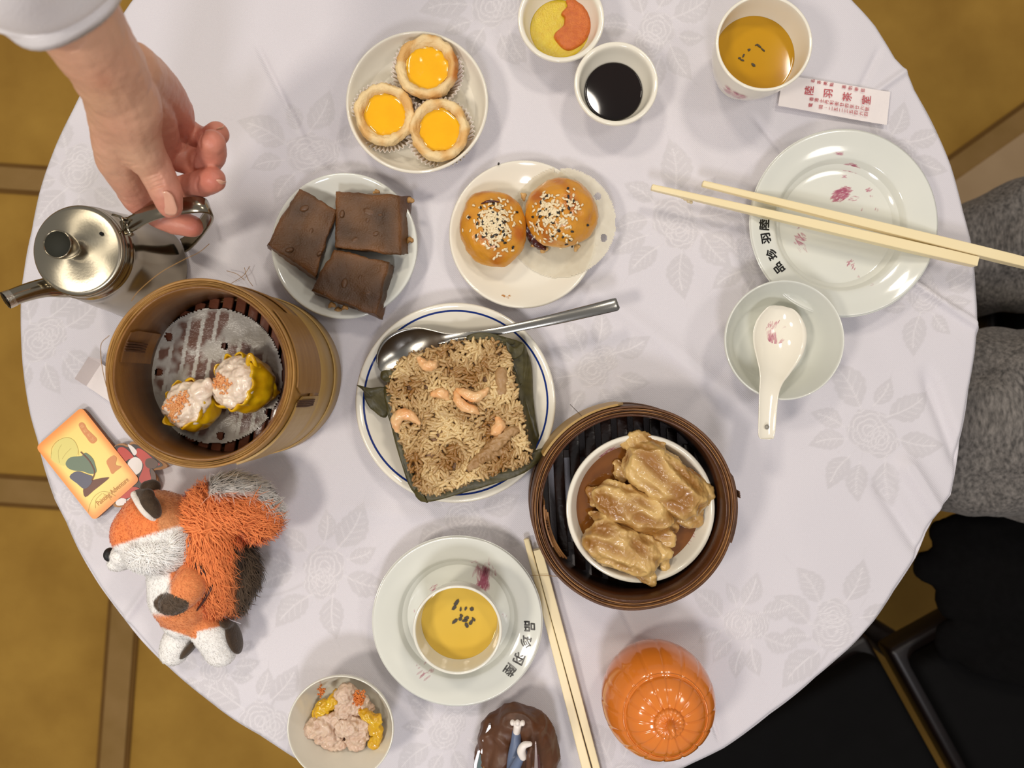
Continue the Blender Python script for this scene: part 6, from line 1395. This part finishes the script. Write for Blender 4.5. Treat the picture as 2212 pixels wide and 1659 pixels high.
for pts, h, k in (([(1042, 1600), (1056, 1566), (1060, 1566), (1062, 1590), (1052, 1615)], .030, 'g'), ([(1038, 1625), (1046, 1605), (1052, 1615), (1050, 1640)], .028, 'g'), ([(1024, 1650), (1032, 1622), (1040, 1620), (1050, 1640), (1056, 1690), (1020, 1690)], .026, 'g')):
    q = [P(x, y, h) for x, y in pts]; obj('panel_edge', slab([(p.x, p.y) for p in q], TZ + h - .003, TZ + h), mat('clear_acrylic', srgb(170, 160, 160), .2), fg, smooth=False)
q = [P(x, y, .0262) for x, y in ((1030, 1655), (1036, 1628), (1044, 1630), (1048, 1612), (1054, 1618), (1056, 1660), (1054, 1700), (1026, 1700))]; obj('leaf_panel', slab([(p.x, p.y) for p in q], TZ + .0262, TZ + .0272), mat('dark_green_print', srgb(28, 62, 58), .4), fg, smooth=False)
obj('panel_branch', tube([P(1040, 1690, .0276), P(1046, 1655, .0276), P(1054, 1620, .0276)], [.0014, .0010, .0006], 8), mat('ochre_print', srgb(128, 86, 30), .5), fg)

# ------------------------------------------------------------------ stray bamboo fibres
M['fibre'] = mat('fibre', srgb(176, 136, 76), .6, col2=srgb(150, 108, 52), nscale=80)
M['dark_fibre'] = mat('dark_fibre', srgb(60, 44, 34), .6)
def fibre(label, pts, mt=None, r=.00022):
    o = obj('bamboo_fibre', tube([P(*p) for p in pts], [r] * len(pts), 5, 5), mt or M['fibre']); tag(o, label, 'fibre', 'stray bamboo fibres')
fibre('long bamboo fibre curving from the tall steamer over the kettle', [(284, 650, .118), (300, 628, .124), (345, 590, .126), (395, 562, .122), (430, 545, .112), (452, 527, .100)])
fibre('stray bamboo fibre left of the tall steamer', [(236, 725, .1215), (219, 742, .110), (218, 770, .100), (222, 800, .100), (230, 835, .108)])
fibre('bamboo fibre crossing the ends of the lower chopsticks', [(1148, 1243, .0085), (1175, 1243, .009), (1205, 1245, .0095)])
fibre('dark splinter sticking out above the dark steamer', [(1232, 874, .056), (1243, 885, .058), (1256, 898, .0605)], M['dark_fibre'])
for lb_, pts in zip(('loose fibre reaching furthest left in the tangle above the steamer', 'loose fibre crossing the tangle above the steamer', 'upright loose fibre in the tangle above the steamer'), ([(490, 585, .001), (512, 592, .003), (528, 605, .002)], [(500, 612, .001), (525, 596, .004), (540, 575, .002)], [(528, 578, .001), (534, 600, .004), (546, 618, .0015)])):
    fibre(lb_, pts)

# ------------------------------------------------------------------ seated person at the right (trousers, shoes)
M['jeans'] = bpy.data.materials.new('grey_trousers')
def jeans():
    m = mat('heather_grey_cloth', srgb(132, 126, 120), .85, col2=srgb(66, 63, 60), nscale=300, namt=.4, detail=6, bump=.6, bscale=500, bdist=.002, stretch=(1, .35, 1), sheen=.1); return m
M['jeans'] = jeans()
p2 = thing('person', 'seated person in heather grey trousers at the right of the table', 'person', Vector((.62, -.02, 0)))
def W3(pts, sub=6, flat=None): return tube([Vector(p[:3]) for p in pts], [p[3] for p in pts], 24, sub, 'round', flat)
def Q(px, py, h, r): v = P(px, py, h); return (v.x, v.y, v.z, r)
tr = fuse([W3([Q(2010, 905, -.205, .090), Q(2120, 912, -.190, .098), Q(2500, 930, -.185, .108), Q(2800, 900, -.18, .11)]),
           W3([Q(2020, 900, -.215, .078), (P(2020, 900, -.215).x + .01, P(2020, 900, -.215).y, .35, .062), (P(2020, 900, -.215).x + .03, P(2020, 900, -.215).y, .10, .050)]),
           W3([Q(2120, 560, -.290, .066), Q(2300, 520, -.265, .088), Q(2560, 530, -.235, .100), Q(2850, 600, -.20, .105)]),
           W3([Q(2120, 560, -.290, .066), (P(2120, 560, -.29).x + .03, P(2120, 560, -.29).y + .0, .28, .055), (P(2120, 560, -.29).x + .10, P(2120, 560, -.29).y, .10, .048)]),
           W3([Q(2800, 880, -.17, .105), Q(2850, 620, -.17, .105)])], .007, 5)
bumpy(tr, [(.012, 14), (.006, 30)], 5); obj('trousers', tr, M['jeans'], p2)
M['shoe'] = mat('dark_shoe', srgb(30, 28, 28), .5, col2=srgb(20, 18, 18))
for ax_, ay_ in ((P(2020, 900, -.215).x + .03, P(2020, 900, -.215).y), (P(2120, 560, -.29).x + .10, P(2120, 560, -.29).y)):
    obj('shoe', fuse([W3([(ax_ + .03, ay_, .045, .040), (ax_ - .06, ay_, .040, .040), (ax_ - .16, ay_, .030, .028)], flat=((0, 0, 1), .9)), W3([(ax_, ay_, .06, .045), (ax_, ay_, .09, .045)])], .005, 3), M['shoe'], p2)
# chairs
M['blackseat'] = mat('black_cushion', srgb(9, 8, 8), .85, col2=srgb(6, 5, 5), nscale=40, spec=.15)
M['chairwood'] = mat('dark_red_wood', srgb(26, 14, 11), .4, col2=srgb(18, 10, 8), nscale=14, stretch=(1, 5, 1))
def chair(label, cx_, cy_, ang, w, dpt, grp='dark chairs around the table'):
    t = thing('dining_chair', label, 'chair', Vector((cx_, cy_, 0)), grp); ca, sa = math.cos(ang), math.sin(ang)
    def Rr(x, y, z): return Vector((cx_ + x * ca - y * sa, cy_ + x * sa + y * ca, z))
    def bx_(name, x0, x1, y0, y1, z0, z1, mt, bv=.008):
        q = [Rr(x0, y0, 0), Rr(x1, y0, 0), Rr(x1, y1, 0), Rr(x0, y1, 0)]; obj(name, bevelled(slab([(p.x, p.y) for p in q], z0, z1), bv, 3), mt, t)
    bx_('seat', -w / 2 + .01, w / 2 - .01, -dpt / 2 + .01, dpt / 2 - .01, .415, .455, M['blackseat'], .014); bx_('seat_frame', -w / 2, w / 2, -dpt / 2, dpt / 2, .375, .414, M['chairwood'])
    for sx in (-1, 1):
        for sy in (-1, 1): obj('leg', tube([Rr(sx * (w / 2 - .02), sy * (dpt / 2 - .02), .38), Rr(sx * (w / 2 - .015), sy * (dpt / 2 - .01), 0.016)], [.019, .014], 12, 3, 'flat'), M['chairwood'], t)
    for sx in (-1, 1): obj('back_post', tube([Rr(sx * (w / 2 - .02), dpt / 2 - .018, .40), Rr(sx * (w / 2 - .02), dpt / 2 + .01, .65), Rr(sx * (w / 2 - .02), dpt / 2 + .05, .92)], [.017, .016, .014], 12, 5), M['chairwood'], t)
    for zz in (.60, .72, .86):
        a, b = Rr(-w / 2 + .02, dpt / 2 + .005 + (zz - .5) * .1, zz), Rr(w / 2 - .02, dpt / 2 + .005 + (zz - .5) * .1, zz); obj('back_rail', tube([a, b], [.017, .017], 10, 3, flat=((0, 0, 1), 1.5)), M['chairwood'], t)
q = P(2530, 745, -.30); chair('black seated dining chair under the person at the right', q.x, q.y, -PI / 2, .37, .40)
q = P(2455, 1575, -.30); chair('dark chair between the seated person and the lower right corner', q.x, q.y, -PI + .506, .42, .42)
q = P(1745, 1900, -.30); chair('dark wooden chair at the bottom, glossy frame', q.x, q.y, -PI + .506, .44, .42)

M['coat'] = mat('filler_black', srgb(10, 9, 9), .9, col2=srgb(6, 5, 5), nscale=120, bump=.5, bscale=400, spec=.1)  # for a black heap added only to cover floor in the near-black corner
ct_ = fuse([W3([Q(2055, 1160, -.275, .024), Q(2160, 1165, -.262, .040), Q(2330, 1160, -.258, .044)], flat=((0, 0, 1), .6)), W3([Q(2010, 1225, -.282, .024), Q(2090, 1240, -.272, .034), Q(2200, 1260, -.262, .040)], flat=((0, 0, 1), .6)), W3([Q(2110, 1215, -.272, .030), Q(2200, 1210, -.258, .044), Q(2330, 1180, -.255, .046), Q(2420, 1200, -.262, .036)], flat=((0, 0, 1), .6)), W3([Q(2070, 1290, -.278, .026), Q(2180, 1300, -.262, .046), Q(2320, 1290, -.258, .050), Q(2420, 1330, -.262, .040)], flat=((0, 0, 1), .5)),
            W3([Q(2060, 1390, -.280, .026), Q(2150, 1400, -.268, .040), Q(2280, 1420, -.264, .044)], flat=((0, 0, 1), .5)), W3([Q(2075, 1245, -.285, .022), Q(2070, 1300, -.34, .020), Q(2090, 1310, -.45, .018)])], .006, 4)
bumpy(ct_, [(.008, 22), (.003, 60)], 3); o_ = obj('dark_corner_filler', ct_, M['coat']); tag(o_, 'black heap added to fill the dark corner beside the seated person', 'coat')
